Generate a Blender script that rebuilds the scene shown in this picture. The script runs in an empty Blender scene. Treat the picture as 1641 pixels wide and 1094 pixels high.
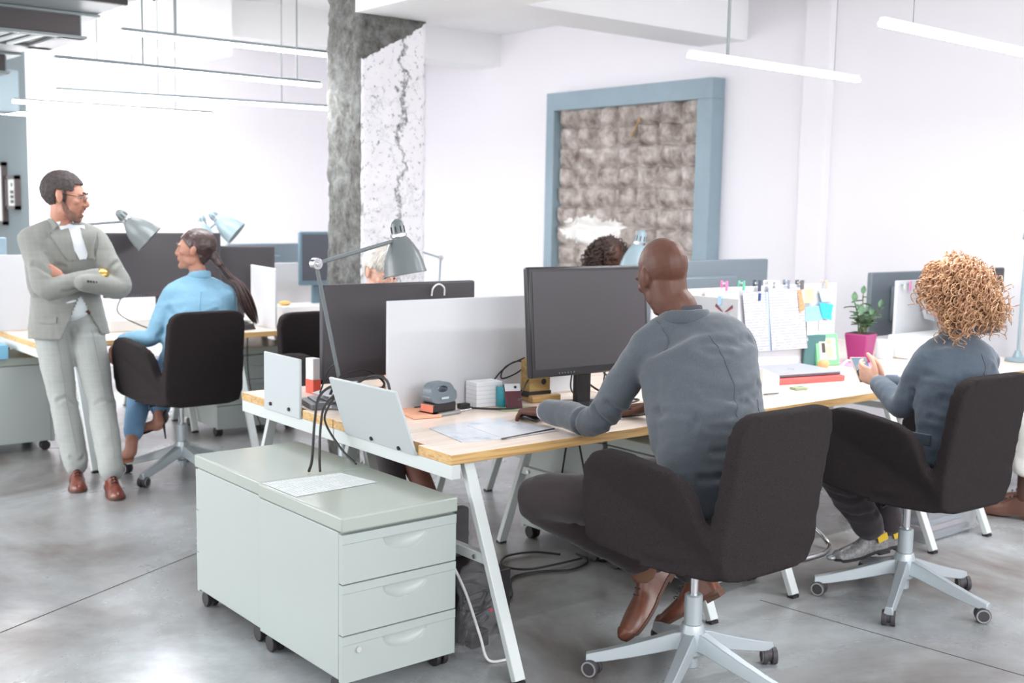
import bpy, bmesh, math, random
import numpy as np
from mathutils import Vector, Matrix, noise
from mathutils.bvhtree import BVHTree

random.seed(7)
R = math.radians
PI = math.pi
sc = bpy.context.scene
COL = sc.collection

# ------------------------------------------------------------------ camera
EYE = Vector((0.0, 0.0, 1.574))
YAW, PITCH, ROLL = R(38.967), R(-6.617), R(1.0227)
_f = Vector((math.sin(YAW)*math.cos(PITCH), math.cos(YAW)*math.cos(PITCH), math.sin(PITCH)))
_r = _f.cross(Vector((0, 0, 1))).normalized()
_u = _r.cross(_f)
_r2 = _r*math.cos(ROLL) + _u*math.sin(ROLL)
_u2 = _u*math.cos(ROLL) - _r*math.sin(ROLL)
cam = bpy.data.cameras.new('camera')
cam_o = bpy.data.objects.new('camera', cam)
COL.objects.link(cam_o)
cam_o.matrix_world = Matrix(((_r2.x, _u2.x, -_f.x, EYE.x), (_r2.y, _u2.y, -_f.y, EYE.y),
                             (_r2.z, _u2.z, -_f.z, EYE.z), (0, 0, 0, 1)))
cam.sensor_width = 36.0
cam.lens = 1836.54/1641*36.0
cam.dof.use_dof = True
cam.dof.focus_distance = 3.95
cam.dof.aperture_fstop = 3.2
sc.camera = cam_o

# ------------------------------------------------------------------ daylight, lamps, exposure
w = bpy.data.worlds.new('daylight')
sc.world = w
w.use_nodes = True
w.node_tree.nodes['Background'].inputs[0].default_value = (0.95, 0.975, 1.0, 1)
w.node_tree.nodes['Background'].inputs[1].default_value = 0.85
sc.view_settings.view_transform = 'Standard'
sc.view_settings.look = 'None'
sc.view_settings.gamma = 1.0
sc.view_settings.exposure = 1.0

def area(name, loc, to, sx, sy, power, col=(1, 1, 1)):
    l = bpy.data.lights.new(name, 'AREA')
    l.shape = 'RECTANGLE'; l.size = sx; l.size_y = sy; l.energy = power; l.color = col
    o = bpy.data.objects.new(name, l)
    COL.objects.link(o)
    o.location = loc
    o.rotation_euler = (Vector(to)-Vector(loc)).to_track_quat('-Z', 'Y').to_euler()
    return o

# tall windows of the open side behind the camera, and the ones beyond the left edge of the view
area('window_daylight', (3.2, -3.2, 2.6), (4.5, 8, 1.9), 8.0, 1.7, 170, (.97, 0.985, 1.0))
area('window_daylight', (-2.6, 8.0, 1.9), (5, 8.6, 1.5), 6.0, 2.4, 150, (.97, 0.985, 1.0))

# ------------------------------------------------------------------ materials
def srgb(r, g, b):
    return tuple(((c/255)/12.92 if c/255 <= 0.04045 else ((c/255+0.055)/1.055)**2.4) for c in (r, g, b))

_mats = {}
def mat(name, col, rough=0.5, metal=0.0, var=None, bump=None, spec=0.5, emit=None, alpha=None, trans=0.0, coat=0.0, stretch=None, sheen=0.0):
    if name in _mats: return _mats[name]
    m = bpy.data.materials.new(name); m.use_nodes = True
    nt = m.node_tree; b = nt.nodes['Principled BSDF']; L = nt.links
    b.inputs['Base Color'].default_value = (*col, 1)
    b.inputs['Roughness'].default_value = rough
    b.inputs['Metallic'].default_value = metal
    b.inputs['Specular IOR Level'].default_value = spec
    b.inputs['Transmission Weight'].default_value = trans
    b.inputs['Coat Weight'].default_value = coat
    b.inputs['Sheen Weight'].default_value = sheen
    if emit:
        b.inputs['Emission Color'].default_value = (*emit[0], 1)
        b.inputs['Emission Strength'].default_value = emit[1]
    if alpha is not None: b.inputs['Alpha'].default_value = alpha
    tc = None
    if var or bump:
        tc = nt.nodes.new('ShaderNodeTexCoord')
        src = tc.outputs['Object']
        if stretch:
            mp = nt.nodes.new('ShaderNodeMapping'); mp.inputs['Scale'].default_value = stretch
            L.new(src, mp.inputs['Vector']); src = mp.outputs['Vector']
    if var:   # (scale, amount[, second colour])
        n = nt.nodes.new('ShaderNodeTexNoise'); n.inputs['Scale'].default_value = var[0]
        n.inputs['Detail'].default_value = 6; n.inputs['Roughness'].default_value = 0.65
        L.new(src, n.inputs['Vector'])
        rp = nt.nodes.new('ShaderNodeValToRGB')
        rp.color_ramp.elements[0].position = 0.32; rp.color_ramp.elements[1].position = 0.68
        lo = var[2] if len(var) > 2 else tuple(c*(1-var[1]) for c in col)
        hi = col if len(var) > 2 else tuple(min(1, c*(1+var[1])) for c in col)
        rp.color_ramp.elements[0].color = (*lo, 1); rp.color_ramp.elements[1].color = (*hi, 1)
        L.new(n.outputs['Fac'], rp.inputs['Fac']); L.new(rp.outputs['Color'], b.inputs['Base Color'])
    if bump:  # (scale, strength, distance)
        n = nt.nodes.new('ShaderNodeTexNoise'); n.inputs['Scale'].default_value = bump[0]
        n.inputs['Detail'].default_value = 5
        L.new(src, n.inputs['Vector'])
        bp = nt.nodes.new('ShaderNodeBump'); bp.inputs['Strength'].default_value = bump[1]; bp.inputs['Distance'].default_value = bump[2]
        L.new(n.outputs['Fac'], bp.inputs['Height']); L.new(bp.outputs['Normal'], b.inputs['Normal'])
    _mats[name] = m
    return m

def nodes(m):
    nt = m.node_tree
    return nt, nt.nodes['Principled BSDF'], nt.links

def floor_mat():
    m = mat('polished_concrete', (.3, .3, .3), 0.4)
    nt, b, L = nodes(m)
    tc = nt.nodes.new('ShaderNodeTexCoord')
    n1 = nt.nodes.new('ShaderNodeTexNoise'); n1.inputs['Scale'].default_value = 0.9; n1.inputs['Detail'].default_value = 8; n1.inputs['Roughness'].default_value = .62
    n1.inputs['Distortion'].default_value = .6
    n2 = nt.nodes.new('ShaderNodeTexNoise'); n2.inputs['Scale'].default_value = 9; n2.inputs['Detail'].default_value = 8; n2.inputs['Roughness'].default_value = .7
    for n in (n1, n2): L.new(tc.outputs['Object'], n.inputs['Vector'])
    r1 = nt.nodes.new('ShaderNodeValToRGB')
    r1.color_ramp.elements[0].position = .3; r1.color_ramp.elements[0].color = (*srgb(98, 84, 76), 1)
    r1.color_ramp.elements[1].position = .7; r1.color_ramp.elements[1].color = (*srgb(184, 191, 195), 1)
    L.new(n1.outputs['Fac'], r1.inputs['Fac'])
    mx = nt.nodes.new('ShaderNodeMix'); mx.data_type = 'RGBA'; mx.blend_type = 'MULTIPLY'; mx.inputs[0].default_value = .55
    r2 = nt.nodes.new('ShaderNodeValToRGB')
    r2.color_ramp.elements[0].position = .3; r2.color_ramp.elements[0].color = (.70, .67, .65, 1)
    r2.color_ramp.elements[1].position = .62; r2.color_ramp.elements[1].color = (1, 1, 1, 1)
    L.new(n2.outputs['Fac'], r2.inputs['Fac'])
    L.new(r1.outputs['Color'], mx.inputs[6]); L.new(r2.outputs['Color'], mx.inputs[7])
    L.new(mx.outputs[2], b.inputs['Base Color'])
    rr = nt.nodes.new('ShaderNodeMapRange'); rr.inputs['To Min'].default_value = .42; rr.inputs['To Max'].default_value = .16; b.inputs['Specular IOR Level'].default_value = .75
    L.new(n1.outputs['Fac'], rr.inputs['Value']); L.new(rr.outputs['Result'], b.inputs['Roughness'])
    bp = nt.nodes.new('ShaderNodeBump'); bp.inputs['Strength'].default_value = .05; bp.inputs['Distance'].default_value = .01
    L.new(n2.outputs['Fac'], bp.inputs['Height']); L.new(bp.outputs['Normal'], b.inputs['Normal'])
    return m

def wood_mat(name, c0, c1, scale=(3, 60, 60), rough=.45):
    m = mat(name, c1, rough)
    nt, b, L = nodes(m)
    tc = nt.nodes.new('ShaderNodeTexCoord'); mp = nt.nodes.new('ShaderNodeMapping'); mp.inputs['Scale'].default_value = scale
    L.new(tc.outputs['Object'], mp.inputs['Vector'])
    n = nt.nodes.new('ShaderNodeTexNoise'); n.inputs['Scale'].default_value = 1; n.inputs['Detail'].default_value = 6; n.inputs['Distortion'].default_value = 1.2
    L.new(mp.outputs['Vector'], n.inputs['Vector'])
    rp = nt.nodes.new('ShaderNodeValToRGB')
    rp.color_ramp.elements[0].position = .3; rp.color_ramp.elements[0].color = (*c0, 1)
    rp.color_ramp.elements[1].position = .6; rp.color_ramp.elements[1].color = (*c1, 1)
    L.new(n.outputs['Fac'], rp.inputs['Fac']); L.new(rp.outputs['Color'], b.inputs['Base Color'])
    return m

def page_mat(name, base, ink, lines=60, amount=.5, axis=1):
    """paper with rows of small grey print: bands broken up by noise"""
    m = mat(name, base, .7)
    nt, b, L = nodes(m)
    tc = nt.nodes.new('ShaderNodeTexCoord')
    sp = nt.nodes.new('ShaderNodeSeparateXYZ'); L.new(tc.outputs['Generated'], sp.inputs[0])
    mu = nt.nodes.new('ShaderNodeMath'); mu.operation = 'MULTIPLY'; mu.inputs[1].default_value = lines
    L.new(sp.outputs[axis], mu.inputs[0])
    fr = nt.nodes.new('ShaderNodeMath'); fr.operation = 'FRACT'; L.new(mu.outputs[0], fr.inputs[0])
    gt = nt.nodes.new('ShaderNodeMath'); gt.operation = 'GREATER_THAN'; gt.inputs[1].default_value = .6; L.new(fr.outputs[0], gt.inputs[0])
    n = nt.nodes.new('ShaderNodeTexNoise'); n.inputs['Scale'].default_value = 9; n.inputs['Detail'].default_value = 2
    L.new(tc.outputs['Generated'], n.inputs['Vector'])
    g2 = nt.nodes.new('ShaderNodeMath'); g2.operation = 'GREATER_THAN'; g2.inputs[1].default_value = .46; L.new(n.outputs['Fac'], g2.inputs[0])
    m1 = nt.nodes.new('ShaderNodeMath'); m1.operation = 'MULTIPLY'; L.new(gt.outputs[0], m1.inputs[0]); L.new(g2.outputs[0], m1.inputs[1])
    m2 = nt.nodes.new('ShaderNodeMath'); m2.operation = 'MULTIPLY'; m2.inputs[1].default_value = amount; L.new(m1.outputs[0], m2.inputs[0])
    mx = nt.nodes.new('ShaderNodeMix'); mx.data_type = 'RGBA'; mx.inputs[6].default_value = (*base, 1); mx.inputs[7].default_value = (*ink, 1)
    L.new(m2.outputs[0], mx.inputs[0]); L.new(mx.outputs[2], b.inputs['Base Color'])
    return m

def check_mat(name, col, line, scale=38, amount=.35):
    """woven cloth with a faint windowpane check"""
    m = mat(name, col, .85, sheen=.2)
    nt, b, L = nodes(m)
    tc = nt.nodes.new('ShaderNodeTexCoord')
    sp = nt.nodes.new('ShaderNodeSeparateXYZ'); L.new(tc.outputs['Object'], sp.inputs[0])
    outs = []
    for k in (0, 2):
        mu = nt.nodes.new('ShaderNodeMath'); mu.operation = 'MULTIPLY'; mu.inputs[1].default_value = scale; L.new(sp.outputs[k], mu.inputs[0])
        fr = nt.nodes.new('ShaderNodeMath'); fr.operation = 'FRACT'; L.new(mu.outputs[0], fr.inputs[0])
        gt = nt.nodes.new('ShaderNodeMath'); gt.operation = 'GREATER_THAN'; gt.inputs[1].default_value = .84; L.new(fr.outputs[0], gt.inputs[0])
        outs.append(gt)
    mxm = nt.nodes.new('ShaderNodeMath'); mxm.operation = 'MAXIMUM'; L.new(outs[0].outputs[0], mxm.inputs[0]); L.new(outs[1].outputs[0], mxm.inputs[1])
    am = nt.nodes.new('ShaderNodeMath'); am.operation = 'MULTIPLY'; am.inputs[1].default_value = amount; L.new(mxm.outputs[0], am.inputs[0])
    mx = nt.nodes.new('ShaderNodeMix'); mx.data_type = 'RGBA'; mx.inputs[6].default_value = (*col, 1); mx.inputs[7].default_value = (*line, 1)
    L.new(am.outputs[0], mx.inputs[0]); L.new(mx.outputs[2], b.inputs['Base Color'])
    return m

def plaster_column_mat():
    """white plaster broken by dark cracks; grey raw concrete on the faces that look along x and near the head"""
    m = mat('broken_plaster', (.7, .7, .7), .85)
    nt, b, L = nodes(m)
    tc = nt.nodes.new('ShaderNodeTexCoord')
    def noi(s, d=8, r=.65, dist=0):
        n = nt.nodes.new('ShaderNodeTexNoise'); n.inputs['Scale'].default_value = s; n.inputs['Detail'].default_value = d
        n.inputs['Roughness'].default_value = r; n.inputs['Distortion'].default_value = dist
        L.new(tc.outputs['Object'], n.inputs['Vector']); return n
    def ramp(src, p0, c0, p1, c1):
        r = nt.nodes.new('ShaderNodeValToRGB'); e = r.color_ramp.elements
        e[0].position = p0; e[0].color = (*c0, 1); e[1].position = p1; e[1].color = (*c1, 1)
        L.new(src, r.inputs['Fac']); return r
    n1, n2, n3 = noi(14, 8, .75), noi(30, 5, .68), noi(5, 8, .7, .8)
    white = ramp(n2.outputs['Fac'], .33, srgb(132, 136, 138), .43, srgb(226, 224, 228))
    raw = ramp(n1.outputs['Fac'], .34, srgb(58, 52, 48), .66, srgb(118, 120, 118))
    vo = nt.nodes.new('ShaderNodeTexVoronoi'); vo.feature = 'DISTANCE_TO_EDGE'; vo.inputs['Scale'].default_value = 3.2
    mpn = nt.nodes.new('ShaderNodeMix'); mpn.data_type = 'VECTOR'; mpn.inputs[0].default_value = .30
    L.new(tc.outputs['Object'], mpn.inputs[4]); L.new(n1.outputs['Color'], mpn.inputs[5]); L.new(mpn.outputs[1], vo.inputs['Vector'])
    cr = ramp(vo.outputs['Distance'], .0, (.30, .32, .35), .012, (1, 1, 1))
    mw = nt.nodes.new('ShaderNodeMix'); mw.data_type = 'RGBA'; mw.blend_type = 'MULTIPLY'; mw.inputs[0].default_value = .8
    L.new(white.outputs['Color'], mw.inputs[6]); L.new(cr.outputs['Color'], mw.inputs[7])
    sc2 = nt.nodes.new('ShaderNodeSeparateXYZ'); L.new(tc.outputs['Object'], sc2.inputs[0])
    n5 = noi(3.2, 6, .7); n6 = noi(30, 4, .7)
    def MA(op, a, b2):
        q = nt.nodes.new('ShaderNodeMath'); q.operation = op
        for k, x in enumerate((a, b2)):
            if isinstance(x, (int, float)): q.inputs[k].default_value = x
            else: L.new(x, q.inputs[k])
        return q.outputs[0]
    cx_ = MA('ABSOLUTE', MA('ADD', MA('SUBTRACT', sc2.outputs[0], 3.865), MA('MULTIPLY', MA('SUBTRACT', n5.outputs['Fac'], .5), .42)), 0)
    ck = ramp(MA('ADD', cx_, MA('MULTIPLY', MA('SUBTRACT', n6.outputs['Fac'], .52), .045)), .0, (.22, .23, .24), .02, (1, 1, 1))
    mw2 = nt.nodes.new('ShaderNodeMix'); mw2.data_type = 'RGBA'; mw2.blend_type = 'MULTIPLY'; mw2.inputs[0].default_value = .9
    L.new(mw.outputs[2], mw2.inputs[6]); L.new(ck.outputs['Color'], mw2.inputs[7]); mw = mw2
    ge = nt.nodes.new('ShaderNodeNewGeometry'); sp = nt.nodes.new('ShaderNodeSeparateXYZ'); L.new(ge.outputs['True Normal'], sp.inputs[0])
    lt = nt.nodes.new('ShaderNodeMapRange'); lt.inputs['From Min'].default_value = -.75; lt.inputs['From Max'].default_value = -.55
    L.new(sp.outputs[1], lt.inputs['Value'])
    so = nt.nodes.new('ShaderNodeSeparateXYZ'); L.new(tc.outputs['Object'], so.inputs[0])
    # the plaster has fallen off below the beam along a slanting edge
    sl = nt.nodes.new('ShaderNodeMath'); sl.operation = 'MULTIPLY_ADD'; sl.inputs[1].default_value = -.55; L.new(so.outputs[0], sl.inputs[0]); L.new(so.outputs[2], sl.inputs[2])
    ad = nt.nodes.new('ShaderNodeMath'); ad.operation = 'MULTIPLY_ADD'; ad.inputs[1].default_value = .12; L.new(n3.outputs['Fac'], ad.inputs[0]); L.new(sl.outputs[0], ad.inputs[2])
    g = nt.nodes.new('ShaderNodeMath'); g.operation = 'GREATER_THAN'; g.inputs[1].default_value = .50; L.new(ad.outputs[0], g.inputs[0])
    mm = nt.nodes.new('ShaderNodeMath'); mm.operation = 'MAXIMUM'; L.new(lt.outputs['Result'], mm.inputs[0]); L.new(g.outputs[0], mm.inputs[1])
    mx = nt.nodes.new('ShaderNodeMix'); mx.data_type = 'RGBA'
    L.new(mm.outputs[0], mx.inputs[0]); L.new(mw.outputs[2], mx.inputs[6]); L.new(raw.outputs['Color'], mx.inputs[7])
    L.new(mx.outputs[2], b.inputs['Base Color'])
    return m

# ------------------------------------------------------------------ mesh building
def V(*a): return Vector(a[0]) if len(a) == 1 else Vector(a)

def wmat(o):
    m = o.matrix_basis.copy()
    while o.parent:
        o = o.parent; m = o.matrix_basis @ m
    return m

def catmull(P, sub):
    """resample rows of P (n,k) with a Catmull-Rom spline"""
    P = np.asarray(P, float)
    if len(P) < 3 or sub <= 1:
        t = np.linspace(0, len(P)-1, (len(P)-1)*max(sub, 1)+1)
        i = np.minimum(t.astype(int), len(P)-2); f = (t-i)[:, None]
        return P[i]*(1-f)+P[i+1]*f
    Q = np.vstack([2*P[0]-P[1], P, 2*P[-1]-P[-2]])
    out = []
    for i in range(len(P)-1):
        p0, p1, p2, p3 = Q[i:i+4]
        for k in range(sub):
            t = k/sub
            out.append(.5*(2*p1+(p2-p0)*t+(2*p0-5*p1+4*p2-p3)*t*t+(3*p1-p0-3*p2+p3)*t**3))
    out.append(P[-1])
    return np.array(out)

class MB:
    def __init__(s): s.v = []; s.f = []
    def add(s, vs, fs, M=None):
        o = len(s.v)
        s.v += [tuple(M @ Vector(v)) for v in vs] if M else [tuple(v) for v in vs]
        s.f += [tuple(i+o for i in f) for f in fs]
        return s
    def box(s, c, d, M=None, taper=1.0):
        x, y, z = d[0]/2, d[1]/2, d[2]/2
        vs = [(c[0]+i*x*(taper if k > 0 else 1), c[1]+j*y*(taper if k > 0 else 1), c[2]+k*z) for k in (-1, 1) for j in (-1, 1) for i in (-1, 1)]
        return s.add(vs, [(0, 2, 3, 1), (4, 5, 7, 6), (0, 1, 5, 4), (2, 6, 7, 3), (0, 4, 6, 2), (1, 3, 7, 5)], M)
    def box2(s, a, b, M=None):
        return s.box([(a[i]+b[i])/2 for i in range(3)], [abs(b[i]-a[i]) for i in range(3)], M)
    def bar(s, p0, p1, wx, wy, up=(0, 0, 1), w1=None):
        p0, p1 = V(p0), V(p1); d = (p1-p0).normalized(); u = V(up)
        if abs(d.dot(u)) > .98: u = V(1, 0, 0)
        x = d.cross(u).normalized(); y = x.cross(d)
        w1 = w1 or (wx, wy)
        vs = [p0+x*i*wx/2+y*j*wy/2 for j in (-1, 1) for i in (-1, 1)]+[p1+x*i*w1[0]/2+y*j*w1[1]/2 for j in (-1, 1) for i in (-1, 1)]
        return s.add(vs, [(0, 1, 3, 2), (4, 6, 7, 5), (0, 4, 5, 1), (2, 3, 7, 6), (0, 2, 6, 4), (1, 5, 7, 3)])
    def cyl(s, p0, p1, r0, r1=None, n=20):
        p0, p1 = V(p0), V(p1); r1 = r0 if r1 is None else r1
        d = (p1-p0).normalized(); a = d.orthogonal().normalized(); b = d.cross(a)
        vs = []
        for p, r in ((p0, r0), (p1, r1)):
            vs += [p+(a*math.cos(2*PI*i/n)+b*math.sin(2*PI*i/n))*r for i in range(n)]
        fs = [(i, (i+1) % n, n+(i+1) % n, n+i) for i in range(n)]+[tuple(range(n-1, -1, -1)), tuple(range(n, 2*n))]
        return s.add(vs, fs)
    def lathe(s, prof, M=None, n=28, loop=False):
        """prof: (r,z) pairs; closed at r=0 ends"""
        vs = []; k = len(prof)
        for (r, z) in prof: vs += [(r*math.cos(2*PI*i/n), r*math.sin(2*PI*i/n), z) for i in range(n)]
        fs = [(j*n+i, j*n+(i+1) % n, (j+1)*n+(i+1) % n, (j+1)*n+i) for j in range(k-1) for i in range(n)]
        if loop: fs += [((k-1)*n+i, (k-1)*n+(i+1) % n, (i+1) % n, i) for i in range(n)]
        else:
            fs.append(tuple(range(n-1, -1, -1))); fs.append(tuple((k-1)*n+i for i in range(n)))
        return s.add(vs, fs, M)
    def ell(s, c, r, Rm=None, nu=22, nv=14):
        c = V(c); vs = [(0, 0, r[2])]
        for j in range(1, nv):
            th = PI*j/nv
            vs += [(r[0]*math.sin(th)*math.cos(2*PI*i/nu), r[1]*math.sin(th)*math.sin(2*PI*i/nu), r[2]*math.cos(th)) for i in range(nu)]
        vs.append((0, 0, -r[2])); e = len(vs)-1
        fs = [(0, 1+i, 1+(i+1) % nu) for i in range(nu)]
        for j in range(nv-2):
            a = 1+j*nu
            fs += [(a+i, a+nu+i, a+nu+(i+1) % nu, a+(i+1) % nu) for i in range(nu)]
        a = 1+(nv-2)*nu
        fs += [(a+i, e, a+(i+1) % nu) for i in range(nu)]
        vs = [Vector(v) for v in vs]
        if Rm: vs = [Rm @ v for v in vs]
        return s.add([v+c for v in vs], fs)
    def limb(s, pts, rad, side=None, seg=20, sub=5, cap=True):
        """tube through pts; rad = radius or (along side, across) per point"""
        rr = [(r, r) if not isinstance(r, (tuple, list)) else r for r in rad]
        A = catmull([list(p)+list(r) for p, r in zip([tuple(p) for p in pts], rr)], sub)
        C = [Vector(a[:3]) for a in A]; RA = A[:, 3:5]
        T = [(C[min(i+1, len(C)-1)]-C[max(i-1, 0)]).normalized() for i in range(len(C))]
        if side is None: sd = [None]*len(C)
        elif isinstance(side, list):
            S = catmull([list(x) for x in side], sub); sd = [Vector(x) for x in S]
        else: sd = [V(side)]*len(C)
        x = None; rings = []
        def ring(c, x, y, a, b): return [c+x*a*math.cos(2*PI*k/seg)+y*b*math.sin(2*PI*k/seg) for k in range(seg)]
        fr = []
        for i, c in enumerate(C):
            if sd[i] is not None: x = sd[i]-T[i]*sd[i].dot(T[i])
            elif x is None: x = T[i].orthogonal()
            else: x = x-T[i]*x.dot(T[i])
            x = x.normalized(); fr.append((x.copy(), T[i].cross(x)))
        if cap:
            for t in (85, 60, 35):
                a, b = RA[0]; m = min(a, b)
                rings.append(ring(C[0]-T[0]*m*math.sin(R(t)), *fr[0], a*math.cos(R(t))+(a-m)*0, b*math.cos(R(t))))
        for i, c in enumerate(C): rings.append(ring(c, *fr[i], RA[i][0], RA[i][1]))
        if cap:
            for t in (35, 60, 85):
                a, b = RA[-1]; m = min(a, b)
                rings.append(ring(C[-1]+T[-1]*m*math.sin(R(t)), *fr[-1], a*math.cos(R(t)), b*math.cos(R(t))))
        n = len(rings); vs = [p for r in rings for p in r]
        fs = [(j*seg+k, j*seg+(k+1) % seg, (j+1)*seg+(k+1) % seg, (j+1)*seg+k) for j in range(n-1) for k in range(seg)]
        fs += [tuple(range(seg-1, -1, -1)), tuple((n-1)*seg+k for k in range(seg))]
        return s.add(vs, fs)
    def tube(s, pts, r, seg=6, sub=6):
        return s.limb(pts, [r]*len(pts), seg=seg, sub=sub, cap=False)
    def prism(s, poly, t0, t1, fn):
        """extrude a 2-D polygon between offsets t0..t1; fn(u,v,t)->xyz"""
        n = len(poly)
        vs = [fn(u, v, t0) for u, v in poly]+[fn(u, v, t1) for u, v in poly]
        fs = [(i, (i+1) % n, n+(i+1) % n, n+i) for i in range(n)]+[tuple(range(n-1, -1, -1)), tuple(range(n, 2*n))]
        return s.add(vs, fs)
    def grid(s, fn, nu, nv, back=None):
        """surface fn(i/nu, j/nv); with back=fn2 a closed slab"""
        def put(g): return [g(i/nu, j/nv) for j in range(nv+1) for i in range(nu+1)]
        q = lambda o, fl: [((o+j*(nu+1)+i, o+j*(nu+1)+i+1, o+(j+1)*(nu+1)+i+1, o+(j+1)*(nu+1)+i) if not fl else
                            (o+j*(nu+1)+i, o+(j+1)*(nu+1)+i, o+(j+1)*(nu+1)+i+1, o+j*(nu+1)+i+1)) for j in range(nv) for i in range(nu)]
        vs = put(fn); fs = q(0, False)
        if back:
            o = len(vs); vs += put(back); fs += q(o, True)
            W = nu+1
            per = [i for i in range(W)]+[j*W+nu for j in range(1, nv+1)]+[nv*W+i for i in range(nu-1, -1, -1)]+[j*W for j in range(nv-1, 0, -1)]
            k = len(per)
            fs += [(per[i], o+per[i], o+per[(i+1) % k], per[(i+1) % k]) for i in range(k)]
        return s.add(vs, fs)
    def build(s, name, m, parent=None, bevel=0, seg=2, local=False, sharp=38, flat=False):
        me = bpy.data.meshes.new(name)
        vs = s.v
        if parent is not None and not local:
            iv = wmat(parent).inverted(); vs = [tuple(iv @ Vector(v)) for v in vs]
        me.from_pydata(vs, [], s.f); me.update()
        bm = bmesh.new(); bm.from_mesh(me); bmesh.ops.recalc_face_normals(bm, faces=bm.faces); bm.to_mesh(me); bm.free()
        return finish(name, me, m, parent, bevel, seg, sharp, flat)

def finish(name, me, m, parent=None, bevel=0, seg=2, sharp=38, flat=False):
    if not flat:
        me.polygons.foreach_set('use_smooth', [True]*len(me.polygons))
        if sharp: me.set_sharp_from_angle(angle=R(sharp))
    o = bpy.data.objects.new(name, me); COL.objects.link(o)
    if parent is not None: o.parent = parent
    for mm in (m if isinstance(m, (list, tuple)) else [m]): me.materials.append(mm)
    if bevel:
        b = o.modifiers.new('bevel', 'BEVEL'); b.width = bevel; b.segments = seg; b.limit_method = 'ANGLE'; b.angle_limit = R(40)
    return o

def remesh(mb, voxel, it=4, parent=None, local=False, fac=.5):
    """one continuous surface around everything in mb"""
    me = bpy.data.meshes.new('tmp'); vs = mb.v
    if parent is not None and not local:
        iv = wmat(parent).inverted(); vs = [tuple(iv @ Vector(v)) for v in vs]
    me.from_pydata(vs, [], mb.f); me.update()
    bm = bmesh.new(); bm.from_mesh(me); bmesh.ops.recalc_face_normals(bm, faces=bm.faces); bm.to_mesh(me); bm.free()
    o = bpy.data.objects.new('tmp', me); COL.objects.link(o)
    r = o.modifiers.new('r', 'REMESH'); r.mode = 'VOXEL'; r.voxel_size = voxel
    if it:
        sm = o.modifiers.new('s', 'SMOOTH'); sm.factor = fac; sm.iterations = it
    dg = bpy.context.evaluated_depsgraph_get()
    out = bpy.data.meshes.new_from_object(o.evaluated_get(dg))
    bpy.data.objects.remove(o); bpy.data.meshes.remove(me)
    return out

def get_co(me):
    a = np.empty(len(me.vertices)*3, np.float32); me.vertices.foreach_get('co', a); return a.reshape(-1, 3)
def get_no(me):
    a = np.empty(len(me.vertices)*3, np.float32); me.vertices.foreach_get('normal', a); return a.reshape(-1, 3)
def set_co(me, a):
    me.vertices.foreach_set('co', np.ascontiguousarray(a, np.float32).ravel()); me.update()

def join_meshes(meshes):
    vs = []; fs = []
    for me in meshes:
        o = len(vs); vs += [tuple(v.co) for v in me.vertices]; fs += [tuple(i+o for i in p.vertices) for p in me.polygons]
    me = bpy.data.meshes.new('joined'); me.from_pydata(vs, [], fs); me.update()
    return me

def wrinkle(me, amp, sx, sy, sz, seed=0, off=(0, 0, 0)):
    co = get_co(me); no = get_no(me)
    d = np.array([noise.fractal(Vector((c[0]*sx+seed, c[1]*sy, c[2]*sz)), 1.0, 2.0, 3) for c in co])
    set_co(me, co+no*(d*amp)[:, None])

def crease(me, lines, off=(0, 0, 0)):
    """lines: (pts, width, depth): folds pressed into (depth>0) or raised from the cloth along polylines"""
    co = get_co(me); no = get_no(me); D = np.zeros(len(co))
    bv = BVHTree.FromPolygons([v.co for v in me.vertices], [tuple(p.vertices) for p in me.polygons])
    for pts, wd, dp in lines:
        P = np.array([tuple(bv.find_nearest(Vector(p))[0]) for p in catmull([tuple(np.array(p)-np.array(off)) for p in pts], 6)]); best = np.full(len(co), 9.)
        for a, b in zip(P[:-1], P[1:]):
            ab = b-a; t = np.clip(((co-a)@ab)/(ab@ab+1e-9), 0, 1)
            best = np.minimum(best, np.linalg.norm(co-a-t[:, None]*ab, axis=1))
        D += -dp*np.exp(-(best/wd)**2)+.45*dp*np.exp(-((best-1.9*wd)/wd)**2)
    set_co(me, co+no*D[:, None])

# ------------------------------------------------------------------ things, structure, copies
def tag(o, label=None, cat=None, group=None, kind=None):
    if label: o['label'] = label
    if cat: o['category'] = cat
    if group: o['group'] = group
    if kind: o['kind'] = kind
    return o
def thing(name, label, cat, loc=(0, 0, 0), rz=0, group=None):
    o = bpy.data.objects.new(name, None); COL.objects.link(o)
    o.location = loc; o.rotation_euler = (0, 0, rz); o.empty_display_size = .1
    return tag(o, label, cat, group)
def struct(name, mb, m, bevel=0, **k):
    o = mb.build(name, m, bevel=bevel, **k); o['kind'] = 'structure'; return o
def copy_tree(o, parent=None):
    c = o.copy(); COL.objects.link(c)
    if parent: c.parent = parent
    for ch in [x for x in bpy.data.objects if x.parent == o]: copy_tree(ch, c)
    return c
def dup(o, loc, rz, label, group=None):
    c = copy_tree(o); c.location = loc; c.rotation_euler = (0, 0, rz); c['label'] = label
    if group: c['group'] = group
    return c
def single(name, label, cat, mb, m, group=None, bevel=0, **k):
    return tag(mb.build(name, m, bevel=bevel, **k), label, cat, group)
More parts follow.
